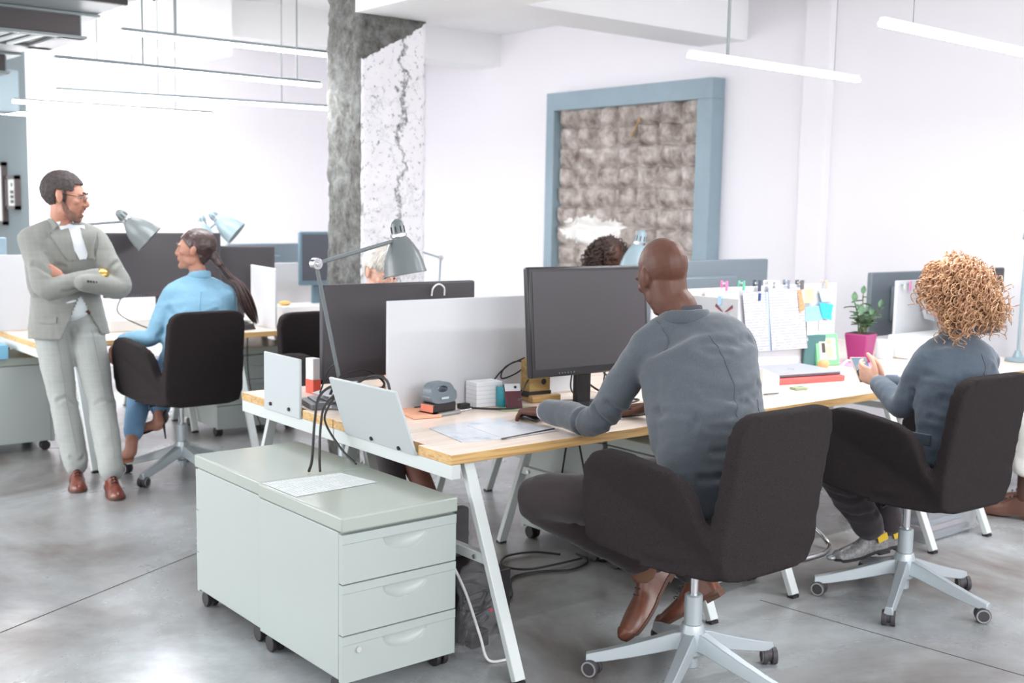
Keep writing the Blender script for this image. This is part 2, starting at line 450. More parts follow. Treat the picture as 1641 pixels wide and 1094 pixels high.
# ------------------------------------------------------------------ palette
WALL = mat('wall_paint', srgb(243, 240, 245), .9)
CEIL = mat('ceiling_paint', srgb(250, 251, 252), .9)
SHADEWALL = mat('shaded_wall_paint', srgb(112, 122, 125), .9)  # the shade on this return wall is put into its paint
WHITE = mat('white_lacquer', srgb(222, 224, 222), .35)
WHITE_METAL = mat('white_steel', srgb(204, 209, 208), .4)
ENDP = mat('end_panel_white', srgb(184, 190, 192), .5)
PANEL = mat('white_panel', srgb(204, 205, 209), .5)
CAB = mat('cabinet_steel', srgb(176, 184, 181), .33)
CABTOP = mat('cabinet_lid', srgb(170, 177, 169), .2)
BLACK = mat('black_plastic', srgb(44, 40, 42), .5)
BLACKG = mat('black_gloss', srgb(40, 37, 40), .3)
SCREEN = mat('dark_screen', srgb(58, 54, 58), .42)
DKGREY = mat('dark_grey_plastic', srgb(66, 62, 66), .55)
MIDGREY = mat('grey_blue_plastic', srgb(104, 114, 122), .5)
ALU = mat('brushed_aluminium', srgb(188, 196, 200), .38, .55)
CHROME = mat('chrome', srgb(215, 215, 218), .15, 1.0)
LAMPGREY = mat('lamp_grey_enamel', srgb(108, 115, 117), .3)
LAMPBLUE = mat('lamp_pale_blue_enamel', srgb(138, 158, 166), .3)
FELT = mat('charcoal_felt', srgb(45, 40, 41), .95, var=(420, .45), bump=(500, .5, .002), spec=.15)
RUBBER = mat('rubber_grey', srgb(150, 150, 150), .6)
CABLE = mat('black_cable', srgb(38, 34, 34), .5)
WCABLE = mat('white_cable', srgb(225, 225, 222), .5)
WOODTOP = wood_mat('birch_top', srgb(238, 216, 200), srgb(250, 234, 220), (2, 30, 30), .24)
WOODEDGE = wood_mat('birch_edge', srgb(176, 134, 84), srgb(214, 176, 118), (3, 22, 70), .5)
PAPER = mat('paper', srgb(222, 222, 227), .75)
PAGE = page_mat('printed_page', srgb(188, 188, 194), srgb(96, 96, 112), 22, .4, 2)
PAGEFLAT = page_mat('printed_sheet', srgb(214, 219, 219), srgb(120, 125, 130), 24, .3, 0)
GLOW = mat('light_strip', (1, 1, 1), .5, emit=((1, .99, 1), 12))
GLOWB = mat('light_strip_bright', (1, 1, 1), .5, emit=((1, .99, 1), 70))
LAMPW = mat('lamp_housing_white', srgb(225, 228, 230), .5)
GLASS = mat('clear_plastic', srgb(225, 232, 235), .12, trans=.0, alpha=.34, spec=.6)
CLOUDY = mat('cloudy_plastic_wrap', srgb(200, 200, 205), .12, alpha=.13, bump=(14, 1, .05), spec=.9)

# ------------------------------------------------------------------ the room
XW, YB, HC = 7.5, 10.9, 3.35
struct('floor', MB().box2((-6, -6, -.05), (9, 14, 0)), floor_mat())
struct('ceiling', MB().box2((-3, -2.4, HC), (8.5, 14, HC+.1)), CEIL)
struct('wall_right', MB().box2((XW, -2.5, 0), (XW+.15, YB+.2, HC)), WALL)
struct('wall_light_blocker', MB().box2((-3, -2.6, 0), (8.5, -2.45, 1.6)), WALL)  # added unseen behind the camera to cut low light on the cabinet fronts
struct('wall_back', MB().box2((3.2, YB, 0), (XW+.1, YB+.15, HC)), WALL)
struct('wall_left', MB().box2((3.2, YB+.15, 0), (3.34, 14, HC)), SHADEWALL)
struct('trim_1', MB().box2((XW-.07, 5.42, 0), (XW+.02, 5.66, HC)), WALL, bevel=.01)      # pilaster on the right wall
struct('trim_2', MB().box2((3.56, -2.4, 2.69), (4.12, 5.9, HC+.02)), CEIL)               # beam over the column
struct('trim_3', MB().box2((4.10, 6.28, 2.97), (XW+.02, 6.8, HC+.02)), CEIL)
struct('trim_4', MB().box2((4.3, 9.55, 3.03), (XW+.02, 9.95, HC+.02)), CEIL)
struct('trim_5', MB().box2((-2.5, 6.0, 2.98), (3.6, 6.5, HC+.02)), CEIL)
struct('trim_6', MB().box2((-2.5, 9.1, 2.8), (4.3, 9.6, HC+.02)), CEIL)
_lin = MB()
for x0, y0, x1, y1 in ((3.66, 2.88, 3.83, 1.5), (.6, 4.05, 2.85, 5.2)):
    d = (V(x1, y1, 0)-V(x0, y0, 0)).normalized()
    _lin.box2((0, -.002, 0), (1, .002, .0012), Matrix.Translation((x0, y0, 0)) @ Matrix.Rotation(math.atan2(d.y, d.x), 4, 'Z') @ Matrix.Diagonal(((V(x1, y1, 0)-V(x0, y0, 0)).length, 1, 1, 1)))
struct('trim_7', _lin, mat('floor_line', srgb(84, 80, 78), .8))  # dark floor lines: a joint at right, a thin line at left

# column: raw concrete and broken plaster
_cm = remesh(MB().box2((3.6, 5.9, -.02), (4.065, 6.30, HC+.02)), .022, 1)
_co = get_co(_cm); _no = get_no(_cm)
_d = np.array([noise.fractal(Vector(c)*9, 1., 2., 4)*.014+noise.noise(Vector(c)*38)*.006 for c in _co])
set_co(_cm, _co+_no*_d[:, None])
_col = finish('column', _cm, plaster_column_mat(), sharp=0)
tag(_col, kind='structure')

# ceiling light panel set in the white ceiling, far left
tag(MB().box2((2.15, 7.3, HC-.02), (3.1, 7.6, HC+.004)).build('ceiling_light_panel', GLOW), 'bright white rectangular light panel set in the ceiling left of the column', 'ceiling light')

# ------------------------------------------------------------------ linear pendant lamps
def pendant(x0, x1, y, z, label, dy=0.0, rods=(.2, .85), thick=.004, glow=None, hm=None, power=7):
    t = thing('pendant_lamp', label, 'pendant lamp', ((x0+x1)/2, y, z), math.atan2(dy, x1-x0), 'linear pendant lamps')
    L = (x1-x0)/2
    ld = bpy.data.lights.new('lamp_light', 'AREA'); ld.shape = 'RECTANGLE'; ld.size = 2*L; ld.size_y = .03; ld.energy = power; ld.color = (.94, .975, 1.0)
    lo = bpy.data.objects.new('lamp_light', ld); COL.objects.link(lo); lo.parent = t; lo.location = (0, 0, -.016)
    MB().box2((-L, -.014, .008), (L, .014, .026)).build('housing', hm or mat('lamp_housing', srgb(120, 130, 134), .5), t, bevel=.004, local=True)
    MB().box2((-L-.006, -.014, -.012), (L+.006, .014, .008)).build('light_strip', glow or GLOW, t, bevel=.005, local=True)
    for k, f in enumerate(rods):
        MB().cyl((-L+2*L*f, 0, .024), (-L+2*L*f, 0, HC-z), thick if isinstance(thick, float) else thick[k], n=8).build('suspension_rod', mat('rod_grey', srgb(140, 148, 150), .5), t, local=True)
    return t
pendant(4.07, 5.43, 3.76, 2.3, 'short white strip pendant lamp hanging to the right of the framed felt panel', .02, (.2, .84), (.008, .002), hm=LAMPW, power=8)
pendant(3.9, 5.75, 2.64, 2.3, 'white strip pendant lamp at the upper right corner, cut by the right edge', .05, (.12, .64), (.002, .004), hm=LAMPW, power=22)
pendant(2.37, 4.3, 6.40, 2.5, 'long strip pendant lamp nearest the column, on a thick dark rod', 0, (.16, .9), .008)
pendant(1.96, 3.55, 6.28, 2.3, 'strip pendant lamp hanging below and behind the one with the dark rod', .04, (.3, .9), .005)
pendant(2.5, 4.75, 7.85, 2.3, 'thin grey edged strip pendant lamp over the standing man and the blue jacket', -.3, (.3, .7), .004)
pendant(2.54, 4.1, 9.07, 2.3, 'faint strip pendant lamp against the bright far wall above the standing man', 0, (.4, .8), .004, GLOWB)
pendant(2.3, 4.1, 10.35, 2.3, 'farthest strip pendant lamp crossing the grey wall at the left edge', 0, (.6, .9), .004, GLOWB)

# ------------------------------------------------------------------ ducted air units, top left
DUCT = mat('duct_grey', srgb(120, 128, 130), .5)
DUCTD = mat('duct_dark', srgb(66, 60, 62), .6)
DUCTL = mat('duct_pale', srgb(122, 138, 146), .5)
def air_unit(x0, x1, y0, y1, z0, label):
    t = thing('air_conditioning_duct', label, 'air duct', ((x0+x1)/2, (y0+y1)/2, z0), 0, 'ceiling air ducts')
    MB().box2((x0, y0, z0+.012), (x1, y1, z0+.125)).build('casing', DUCTD, t)
    fr = MB()
    fr.box2((x0, y0-.02, z0), (x1+.03, y0+.05, z0+.014)); fr.box2((x0, y1-.10, z0), (x1+.03, y1, z0+.014))
    fr.box2((x1-.12, y0, z0), (x1+.03, y1, z0+.0139)); fr.box2((x1-.62, y0, z0), (x1-.50, y1, z0+.0138))
    fr.build('vent_frame', DUCT, t)
    vs = MB()
    for i in range(14):
        x = x1-1.4+.092*i
        vs.bar((x, y0+.05, z0+.006), (x-.03, y1-.10, z0+.006), .034, .012)
    vs.build('vent_slats', mat('slat_white', srgb(205, 214, 216), .5), t)
    MB().box2((x1-.012, y0+.01, z0+.02), (x1+.012, y1-.03, z0+.12)).build('end_plate', DUCTL, t, bevel=.003)
    MB().box2((x0, y0-.05, z0+.125), (x1+.10, y1+.05, z0+.14)).build('lower_flange', DUCT, t, bevel=.003)
    MB().box2((x0, y0-.45, z0+.142), (x1+.09, y1+.0, z0+.185)).build('lower_duct', DUCT, t, bevel=.004)
    MB().box2((x0, y0-.48, z0+.142), (x1+.10, y0-.44, z0+.172)).build('edge_strip', DUCTD, t)
    MB().box2((x0, y0-.75, z0+.187), (x1+.18, y1-.1, z0+.26)).build('upper_duct', DUCT, t, bevel=.006)
    MB().box2((x0, y0-.80, z0+.187), (x1+.20, y0-.74, z0+.215)).build('upper_strip', DUCTD, t)
    MB().cyl((x1+.16, y0-.70, z0+.145), (x1+.16, y0-.70, z0+.20), .007, n=8).build('bolt', DUCTD, t)
    h = MB()
    for x in (x0+.3, x1-.05): h.cyl((x, (y0+y1)/2, z0+.25), (x, (y0+y1)/2, HC), .012, n=8)
    h.build('hanger', DUCT, t)
    return t
air_unit(.9, 2.29, 6.83, 7.5, 2.5, 'dark grey stepped air duct with a slotted vent, nearest in the upper left corner')
air_unit(1.0, 2.33, 8.5, 9.1, 2.44, 'second air duct partly hidden below the slotted one at the left edge')
tag(MB().box2((1.7, 9.95, 2.28), (2.83, 10.25, 2.62)).build('duct_box', DUCTL, bevel=.01), 'pale blue grey box end hanging under the ducts at the left edge', 'duct box')

# pictures on the grey wall
def picture(y0, y1, z0, z1, label, kind):
    x = 3.2
    t = thing('picture_frame', label, 'picture', (x, (y0+y1)/2, z0), 0, 'pictures on the grey wall')
    fr = MB(); b = .035
    for (a, c) in (((y0, z0), (y1, z0+b)), ((y0, z1-b), (y1, z1)), ((y0, z0), (y0+b, z1)), ((y1-b, z0), (y1, z1))):
        fr.box2((x-.05, a[0], a[1]), (x, c[0], c[1]))
    fr.build('frame', mat('dark_wood_frame', srgb(70, 58, 58), .5), t)
    MB().box2((x-.035, y0+b, z0+b), (x-.02, y1-b, z1-b)).build('print', mat('print_ground', srgb(205, 208, 204), .7), t)
    if kind:
        p = MB()
        for k in range(3): p.box2((x-.040, (y0+y1)/2-.05, z0+.06+.045*k), (x-.034, (y0+y1)/2+.04, z0+.09+.045*k))
        p.box2((x-.040, (y0+y1)/2-.02, z0+.215), (x-.034, (y0+y1)/2+.01, z0+.25))
        p.build('motif', BLACK, t)
    return t
picture(11.30, 11.62, 1.48, 1.80, 'small dark framed picture with a pale upright print on the grey wall', True)
picture(11.72, 12.9, 1.33, 1.93, 'larger dark framed picture cut by the left edge of the view', False)

# ------------------------------------------------------------------ framed felt pocket panel on the right wall
FY0, FY1, FZ0, FZ1 = 6.50, 8.62, .70, 2.685
t = thing('felt_wall_panel', 'large blue grey framed panel of stitched felt pockets on the right wall', 'wall panel', (XW, (FY0+FY1)/2, FZ0))
BLUEFR = mat('blue_grey_paint', srgb(146, 166, 177), .5, var=(3, .06))
bw, dp = .17, .15
for a, c in (((FY0, FZ1-bw), (FY1, FZ1)), ((FY0, FZ0), (FY1, FZ0+bw)), ((FY0, FZ0+bw), (FY0+bw, FZ1-bw)), ((FY1-.115, FZ0+bw), (FY1, FZ1-bw))):
    MB().box2((XW-dp, a[0], a[1]), (XW, c[0], c[1])).build('frame_bar', BLUEFR, t, bevel=.004)
NC, NR = 7, 9
_g = MB()
py0, py1, pz0, pz1 = FY0+bw-.02, FY1-.1, FZ0+bw-.02, FZ1-bw+.02
rng = random.Random(3)
_pd = [[(rng.uniform(.055, .095), rng.uniform(-.012, .012), rng.uniform(-.01, .02)) for _ in range(NR+1)] for _ in range(NC+1)]
def felt(u, v):
    a = u*NC; i = min(int(a), NC-1); fu = a-i
    b = v*NR+.02*math.sin(a*1.7)+.04*math.sin(a*5+3*v); b = min(max(b, 0), NR-.001); j = int(b); fv = b-j
    d, _, s = _pd[i][j]
    bul = d*(math.sin(PI*min(max(fu, .01), .99))**.45)*(max(0., 1-(1-min(fv/.5, 1))**2.2)*(1 if fv < .88 else max(0, (1-fv)/.12)**.5))
    lip = -.014 if fv > .93 else 0
    n = noise.fractal(Vector((u*14, v*18, 1)), 1, 2, 4)*.012
    return (XW-.03-bul-lip*.5-n, py0+(py1-py0)*u, pz0+(pz1-pz0)*v)
_g.grid(felt, 210, 240)
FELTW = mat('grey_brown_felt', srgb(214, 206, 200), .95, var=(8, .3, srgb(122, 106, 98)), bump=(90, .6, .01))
def _felt_light_patch():  # white pool of light on the pockets, painted into the felt colour
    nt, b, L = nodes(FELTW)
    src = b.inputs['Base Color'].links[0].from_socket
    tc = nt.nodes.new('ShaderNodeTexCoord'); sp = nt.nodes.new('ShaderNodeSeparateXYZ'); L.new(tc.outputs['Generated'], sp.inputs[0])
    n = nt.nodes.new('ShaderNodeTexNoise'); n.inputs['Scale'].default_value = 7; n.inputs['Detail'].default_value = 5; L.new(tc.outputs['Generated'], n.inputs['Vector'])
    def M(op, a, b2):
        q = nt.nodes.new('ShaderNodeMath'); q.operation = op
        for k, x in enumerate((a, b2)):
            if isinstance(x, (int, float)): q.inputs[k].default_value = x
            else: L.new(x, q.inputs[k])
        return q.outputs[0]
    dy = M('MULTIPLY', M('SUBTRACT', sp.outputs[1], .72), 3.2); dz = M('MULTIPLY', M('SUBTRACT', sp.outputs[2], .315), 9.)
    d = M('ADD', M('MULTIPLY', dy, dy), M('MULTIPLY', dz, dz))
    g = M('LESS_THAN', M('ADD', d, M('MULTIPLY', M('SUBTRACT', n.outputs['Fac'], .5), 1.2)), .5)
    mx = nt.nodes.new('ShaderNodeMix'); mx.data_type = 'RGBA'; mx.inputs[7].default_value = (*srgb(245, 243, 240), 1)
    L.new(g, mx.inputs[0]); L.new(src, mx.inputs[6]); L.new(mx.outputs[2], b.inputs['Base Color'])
_felt_light_patch()
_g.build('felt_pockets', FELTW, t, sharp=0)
MB().box2((XW-.02, FY0+.05, FZ0+.05), (XW-.002, FY1-.05, FZ1-.05)).build('back_board', DUCTD, t)
MB().bar((XW-.11, 7.49, 2.23), (XW-.08, 7.40, 2.40), .02, .008).build('wooden_stick', WOODEDGE, t)
# ------------------------------------------------------------------ desks
TOPZ = .74
def desk(x0, x1, y0, y1, label, legs_x, notch=None, beam=None, group='birch desks on white trestles'):
    """y0 = side that is worked from, legs splay past both long edges"""
    t = thing('desk', label, 'desk', ((x0+x1)/2, (y0+y1)/2, 0), 0, group)
    poly = [(x0, y0), (x1, y0), (x1, y1), (x0, y1)]
    if notch:                                        # cut-outs in the left end where the end panels are bolted on
        a, b = notch; poly = [(x0, y0), (x1, y0), (x1, y1), (x0, y1), (x0, b), (x0+.03, b), (x0+.03, a), (x0, a)]
    tp = MB().prism(poly, TOPZ-.036, TOPZ-.0005, lambda u, v, q: (u, v, q))
    o = tp.build('tabletop', [WOODEDGE, WOODTOP], t, bevel=.0015)
    for p in o.data.polygons:
        if p.normal.z > .9: p.material_index = 1
    if beam:
        MB().box2((x0+.002, min(y0, y1)+.0, TOPZ-.088), (x0+.04, max(y0, y1), TOPZ-.0365)).build('end_beam', WHITE_METAL, t, bevel=.003)
    s = 1 if y1 > y0 else -1
    for lx in legs_x:
        f0, f1 = (lx, y0-s*.27, 0), (lx, y1+s*.25, 0)
        t0, t1 = (lx, y0+s*.035, TOPZ-.037), (lx, y1-s*.02, TOPZ-.037)
        for a, b in ((f0, t0), (f1, t1)):
            q = MB().bar(V(a)+V(0, 0, .012), b, .044, .026, up=(0, 1, 0)).build('leg', WHITE_METAL, t, bevel=.003)
            MB().box((a[0], a[1]+.002, .006), (.04, .03, .012)).build('foot_cap', BLACK, q)
        h = .385
        c0 = V(f0).lerp(V(t0), h/(TOPZ-.037)); c1 = V(f1).lerp(V(t1), h/(TOPZ-.037))
        MB().bar(c0, c1, .03, .036).build('crossbar', WHITE_METAL, t, bevel=.003)
        sc_ = MB()
        for c in (c0.lerp(c1, .06), c0.lerp(c1, .94)): sc_.cyl(c+V(-.018, 0, 0), c+V(-.024, 0, 0), .008, n=12)
        sc_.build('screw', CHROME, t)
    return t
YN, YM, YF = 3.09, 3.885, 4.69
desk(2.245, 3.582, YN, YM-.003, 'birch desk with hole punch and map sheets, nearest the camera', (2.335, 3.30), (3.292, 3.78), True)
desk(3.59, 5.09, YN, YM-.003, 'birch desk carrying the closed laptop, in front of the curly haired worker', (3.80, 4.85))
desk(5.098, 6.6, YN, YM-.003, 'birch desk at the right edge with the lamp, beside the curly haired worker', (5.34, 6.4))
desk(2.245, 3.582, YF, YM+.003, 'birch desk of the white haired worker behind the tall white divider', (2.40, 3.50), (4.46, 4.13), True)
desk(3.59, 5.09, YF, YM+.003, 'birch desk behind the bald man screen, facing the felt panel', (3.86, 4.79))
desk(5.098, 6.6, YF, YM+.003, 'birch desk behind the potted plant, far side of the row', (5.4, 6.3))
YN2, YM2, YF2 = 6.88, 7.66, 8.44
desk(2.03, 3.70, YN2, YM2-.003, 'birch desk the man leans on, with the wide dark screen', (2.24, 3.26), None, True)
desk(3.71, 5.3, YN2, YM2-.003, 'birch desk with the white drawer box, behind the blue jacket chair', (3.86, 5.1))
desk(2.03, 3.70, YF2, YM2+.003, 'far birch desk behind the wide dark screen at left', (2.32, 3.2), None, True)
desk(3.71, 5.3, YF2, YM2+.003, 'far birch desk with the monitor back, beside the column', (3.95, 5.0))

# bolted end panels and dividers
def panel(name, label, corners, th, m=PANEL, group=None, bolts=None):
    """flat board given by its four corners (bottom a,b, top c,d)"""
    a, b, c, d = [V(x) for x in corners]
    n = (b-a).cross(d-a).normalized()*th
    t = thing(name, label, 'divider', tuple((a+b)/2), 0, group)
    vs = [a, b, c, d, a+n, b+n, c+n, d+n]
    mb = MB().add(vs, [(0, 1, 2, 3), (4, 7, 6, 5), (0, 4, 5, 1), (1, 5, 6, 2), (2, 6, 7, 3), (3, 7, 4, 0)])
    mb.build('board', m, t, bevel=.003)
    if bolts:
        for fu, fv in bolts:
            p = a+(b-a)*fu+(d-a)*fv
            MB().cyl(p-n*.4, p+n*1.5, .008, n=12).build('bolt', BLACK, t)
            MB().cyl(p+n*.6, p-n*.5, .008, n=12).build('bolt', BLACK, t)
    return t
panel('end_panel', 'upright small white end panel bolted to the far corner of the nearest desks', ((2.236, 4.455, .70), (2.236, 4.14, .70), (2.236, 4.14, .948), (2.236, 4.455, .948)), -.012, ENDP, bolts=((.2, .12), (.72, .12)))
panel('end_panel', 'leaning white end panel bolted to the near end of the map sheet desk', ((2.236, 3.775, .70), (2.236, 3.297, .70), (2.150, 3.30, .935), (2.165, 3.78, .925)), -.012, ENDP, bolts=((.42, .08), (.80, .06)))
panel('desk_divider', 'tall white divider standing behind the hole punch', ((2.50, 3.885, .745), (3.57, 3.885, .745), (3.57, 3.885, 1.195), (2.50, 3.885, 1.195)), -.018, group='white dividers between desks')
panel('desk_divider', 'white divider pinned with pages and sticky notes behind the laptop', ((4.02, 3.885, .745), (5.50, 3.885, .745), (5.50, 3.885, 1.19), (4.02, 3.885, 1.19)), -.018, group='white dividers between desks')
panel('desk_divider', 'white divider with a pink clip beside the plant, in front of the curly hair', ((6.10, 3.885, .745), (7.1, 3.885, .745), (7.1, 3.885, 1.185), (6.10, 3.885, 1.185)), -.018, group='white dividers between desks')
panel('side_divider', 'grey side panel with a dark red winged sticker, right of the bald head', ((4.24, 3.53, .745), (4.24, 3.87, .745), (4.24, 3.87, 1.165), (4.24, 3.53, 1.168)), -.014, mat('grey_board', srgb(178, 180, 184), .6))
panel('side_divider', 'narrow white side panel right of the blue jacketed worker', ((3.55, 7.26, .745), (3.55, 6.9, .745), (3.55, 6.9, 1.15), (3.55, 7.26, 1.16)), -.014)
panel('desk_divider', 'white divider behind the small white drawer box', ((3.80, YM2, .745), (4.75, YM2, .745), (4.75, YM2, 1.145), (3.80, YM2, 1.145)), -.018, group='white dividers of the rear row')
panel('desk_divider', 'white divider at the left edge below a pale blue monitor', ((1.7, YM2, .745), (2.40, YM2, .745), (2.40, YM2, 1.225), (1.7, YM2, 1.225)), -.018, group='white dividers of the rear row')
tag(MB().box2((5.96, 3.62, .742), (6.55, 3.84, .875)).build('paper_tray', WHITE, bevel=.006), 'low white box standing before the clipped divider on the right desk', 'box')

# ------------------------------------------------------------------ drawer cabinets on casters
def caster(mb_r=.028):
    pass
def cabinet(x, y, rz, label, group, lock=True, w=.45, d=.56, top=.60, bot=.062):
    """front faces -y, origin on the floor under the middle"""
    t = thing('drawer_cabinet', label, 'drawer cabinet', (x, y, 0), rz, group)
    k = dict(local=True)
    MB().box2((-w/2, -d/2+.022, bot), (w/2, d/2, top-.052)).build('body', CAB, t, bevel=.003, **k)
    MB().box2((-w/2-.003, -d/2-.004, top-.05), (w/2+.003, d/2+.003, top)).build('lid', CABTOP, t, bevel=.006, **k)
    zs = [top-.054, .382, .213, bot-.008]
    for i in range(3):
        z1, z0 = zs[i]-.004, zs[i+1]
        H_ = z1-z0; hz = z1-.030
        def front(u, v):
            X = -w/2+.002+(w-.004)*u; Z = z0+H_*v; off = 0.
            cx = (X-.018)/.088; cz = (hz-Z)/.05
            if cz >= 0 and cx*cx+cz*cz < 1: off = .020*(1-cx*cx-cz*cz)**.5
            if Z > hz: off -= .0018
            return (X, -d/2+off, Z)
        o = MB().grid(front, 110, 60, back=lambda u, v: (-w/2+.002+(w-.004)*u, -d/2+.022, z0+H_*v)).build('drawer', CAB, t, sharp=30, **k)
        if lock and i == 2:
            lk = MB().cyl((-.165, -d/2-.008, z1-.05), (-.165, -d/2+.002, z1-.05), .0095, n=16).build('lock', CHROME, o, **k)
    for sx in (-1, 1):
        for sy in (-1, 1):
            c = MB(); cx, cy = sx*(w/2-.032), sy*(d/2-.055)
            for q in (-1, 1): c.cyl((cx+q*.006, cy, .030), (cx+q*.024, cy, .030), .030, n=18)
            c.box2((cx-.012, cy-.02, .03), (cx+.012, cy+.02, bot+.005))
            c.build('caster', BLACK, t, bevel=.003, **k)
    return t
cabinet(2.021, 3.34, R(.6), 'grey white drawer cabinet with a lock in the foreground, under the printed sheet', 'mobile drawer cabinets')
cabinet(2.03, 3.905, R(180), 'grey white drawer cabinet behind the locked one, black cables falling on it', 'mobile drawer cabinets', lock=False)
cabinet(3.655, 3.30, 0, 'drawer cabinet under the desk behind the bald man chair', 'mobile drawer cabinets', w=.42)
cabinet(3.655, 3.89, R(180), 'drawer cabinet under the desk beyond the bald man knee', 'mobile drawer cabinets', w=.42, lock=False)
cabinet(1.975, 7.62, R(90), 'drawer cabinet at the left edge behind the standing man', 'mobile drawer cabinets', lock=False)
cabinet(3.55, 7.45, R(0), 'drawer cabinet under the rear desk, right of the blue jacket chair', 'mobile drawer cabinets', lock=False, w=.6)

# ------------------------------------------------------------------ office tub chairs
def rrect(x0, z0, x1, z1, r, n=6):
    out = []
    for cx, cz, a0 in ((x1-r[0], z0+r[0], -90), (x1-r[1], z1-r[1], 0), (x0+r[2], z1-r[2], 90), (x0+r[3], z0+r[3], 180)):
        rr = (x1-cx) if a0 in (-90, 0) else (cx-x0)
        for k in range(n+1):
            a = R(a0+90*k/n); out.append((cx+rr*math.cos(a), cz+rr*math.sin(a)))
    return out
def chair(loc, rz, star, label, group):
    t = thing('office_chair', label, 'office chair', loc, rz, group)
    k = dict(local=True)
    sh = MB()
    # seat bowl
    sh.limb([(0, -.21, .515), (0, -.05, .505), (0, .19, .512)], [(.235, .045), (.275, .055), (.262, .040)], side=(1, 0, 0), seg=28)
    # arms: slabs that lean out a little, with a round front and a dip before the back
    arm = [(.222, .50), (.232, .56), (.234, .68), (.222, .745), (.185, .792), (.13, .812), (.05, .812), (-.06, .80), (-.14, .785), (-.19, .755), (-.218, .70), (-.232, .64), (-.250, .595), (-.275, .575), (-.30, .56), (-.30, .50), (-.27, .455), (-.1, .452), (.1, .475), (.19, .485)]
    for s in (-1, 1):
        def f(u, v, q, s=s):
            lean = (v-.5)*.07
            bend = -.085*max(0, (-u-.12)/.18)**1.4
            return (s*(.245+q+lean+bend), u, v)
        sh.prism(arm, 0, .055, f)
    # back
    bk = rrect(-.235, .45, .235, .985, (.04, .07, .07, .04), 7)
    def fb(u, v, q):
        z = v; y = -.255-.16*max(0, (z-.5))-q+.35*u*u*(1 if z > .58 else .6)
        return (u*(1.0-.10*(z-.5)), y, z)
    # finer polygon for the curved back
    gb = MB()
    def inside(u, v):  # map unit square to rounded rect
        U, W = u*2-1, v*2-1
        n = 7.0
        rr = max(abs(U), abs(W)) or 1e-6; L = (abs(U)**n+abs(W)**n)**(1/n)
        sx = rr/L if L > 1e-6 else 1
        return U*sx*.236, .45+(W*sx*.5+.5)*.535
    gb.grid(lambda u, v: fb(*inside(u, v), 0), 26, 30, back=lambda u, v: fb(*inside(u, v), .058))
    sh.add(gb.v, gb.f)
    me = remesh(sh, .0105, 5)
    finish('seat_shell', me, FELT, t, sharp=0)
    # seat cushion
    cm = remesh(MB().limb([(0, -.19, .56), (0, 0, .556), (0, .185, .552)], [(.19, .032), (.225, .036), (.215, .03)], side=(1, 0, 0), seg=28), .011, 4)
    finish('seat_cushion', cm, FELT, t, sharp=0)
    # swivel plate, lever, gas spring
    MB().box2((-.11, -.13, .425), (.11, .11, .462)).build('swivel_plate', BLACK, t, bevel=.012, **k)
    MB().tube([(-.06, .0, .44), (-.14, -.01, .43), (-.2, -.02, .425)], .006).build('lever', BLACK, t, **k)
    g = MB(); g.cyl((0, 0, .30), (0, 0, .44), .0145, n=20); g.build('gas_spring', CHROME, t, **k)
    MB().lathe([(0, .205), (.030, .205), (.030, .30), (.026, .305), (0, .305)]).build('spring_sleeve', ALU, t, bevel=0, **k)
    hub = MB().lathe([(0, .052), (.024, .052), (.024, .09), (.042, .10), (.046, .15), (.046, .17), (.035, .205), (0, .205)])
    for i in range(5):
        a = star+i*2*PI/5; dx, dy = math.cos(a), math.sin(a)
        prof = [(.03, .178, .036), (.06, .172, .033), (.12, .150, .031), (.2, .122, .028), (.29, .094, .025), (.355, .078, .024)]
        vs = []; n = V(-dy, dx, 0)
        for (q, zt, hw) in prof:
            h = .062-.03*q/.35
            c = V(dx*q, dy*q, 0)
            for sgn, z in ((-1, zt-h), (1, zt-h), (.72, zt), (-.72, zt)): vs.append(c+n*hw*sgn*.8+V(0, 0, z))
        fs = [(4*j+a_, 4*j+(a_+1) % 4, 4*j+4+(a_+1) % 4, 4*j+4+a_) for j in range(len(prof)-1) for a_ in range(4)]+[(3, 2, 1, 0), tuple(4*(len(prof)-1)+q for q in range(4))]
        hub.add(vs, fs)
    hub.build('star_base', ALU, t, bevel=.003, sharp=45, **k)
    for i in range(5):
        a = star+i*2*PI/5; cx, cy = .345*math.cos(a), .345*math.sin(a)
        b = a+1.15+.5*i
        ax = V(math.cos(b), math.sin(b), 0); off = V(-ax.y, ax.x, 0)*.012
        c = MB()
        c.cyl((cx, cy, .03), (cx, cy, .075), .008, n=10)
        p = V(cx, cy, .030)+off
        for q in (-1, 1): c.cyl(p+ax*q*.007, p+ax*q*.026, .030, n=22)
        c.cyl(p-ax*.012+V(0, 0, .004), p+ax*.012+V(0, 0, .004), .024, n=16)
        o = c.build('caster', DKGREY, t, bevel=.003, **k)
        rm = MB()
        for q in (-1, 1): 
            rm.lathe([(.0215, -.001), (.027, -.001), (.027, .0015), (.0215, .0015)], Matrix.Translation(p+ax*q*.0262) @ ax.to_track_quat('Z', 'Y').to_matrix().to_4x4(), n=22, loop=True)
        rm.build('wheel_rim', RUBBER, o, **k)
    return t
chG = 'charcoal tub chairs on star bases'
chA = chair((2.822, 2.497, 0), R(0), R(135), 'charcoal felt office chair the bald man sits on', chG)
dup(chA, (4.142, 2.534, 0), R(-3), 'charcoal felt office chair of the red curly haired worker', chG)
dup(chA, (2.63, 6.28, 0), R(2), 'charcoal felt office chair of the worker in the sky blue jacket', chG)
dup(chA, (3.13, 5.30, 0), R(178), 'charcoal felt office chair of the white haired worker', chG)
dup(chA, (5.15, 5.45, 0), R(170), 'charcoal felt office chair of the dark curly haired worker, behind the screens', chG)
dup(chA, (6.08, 2.30, 0), R(20), 'charcoal felt office chair cut by the right edge of the view', chG)
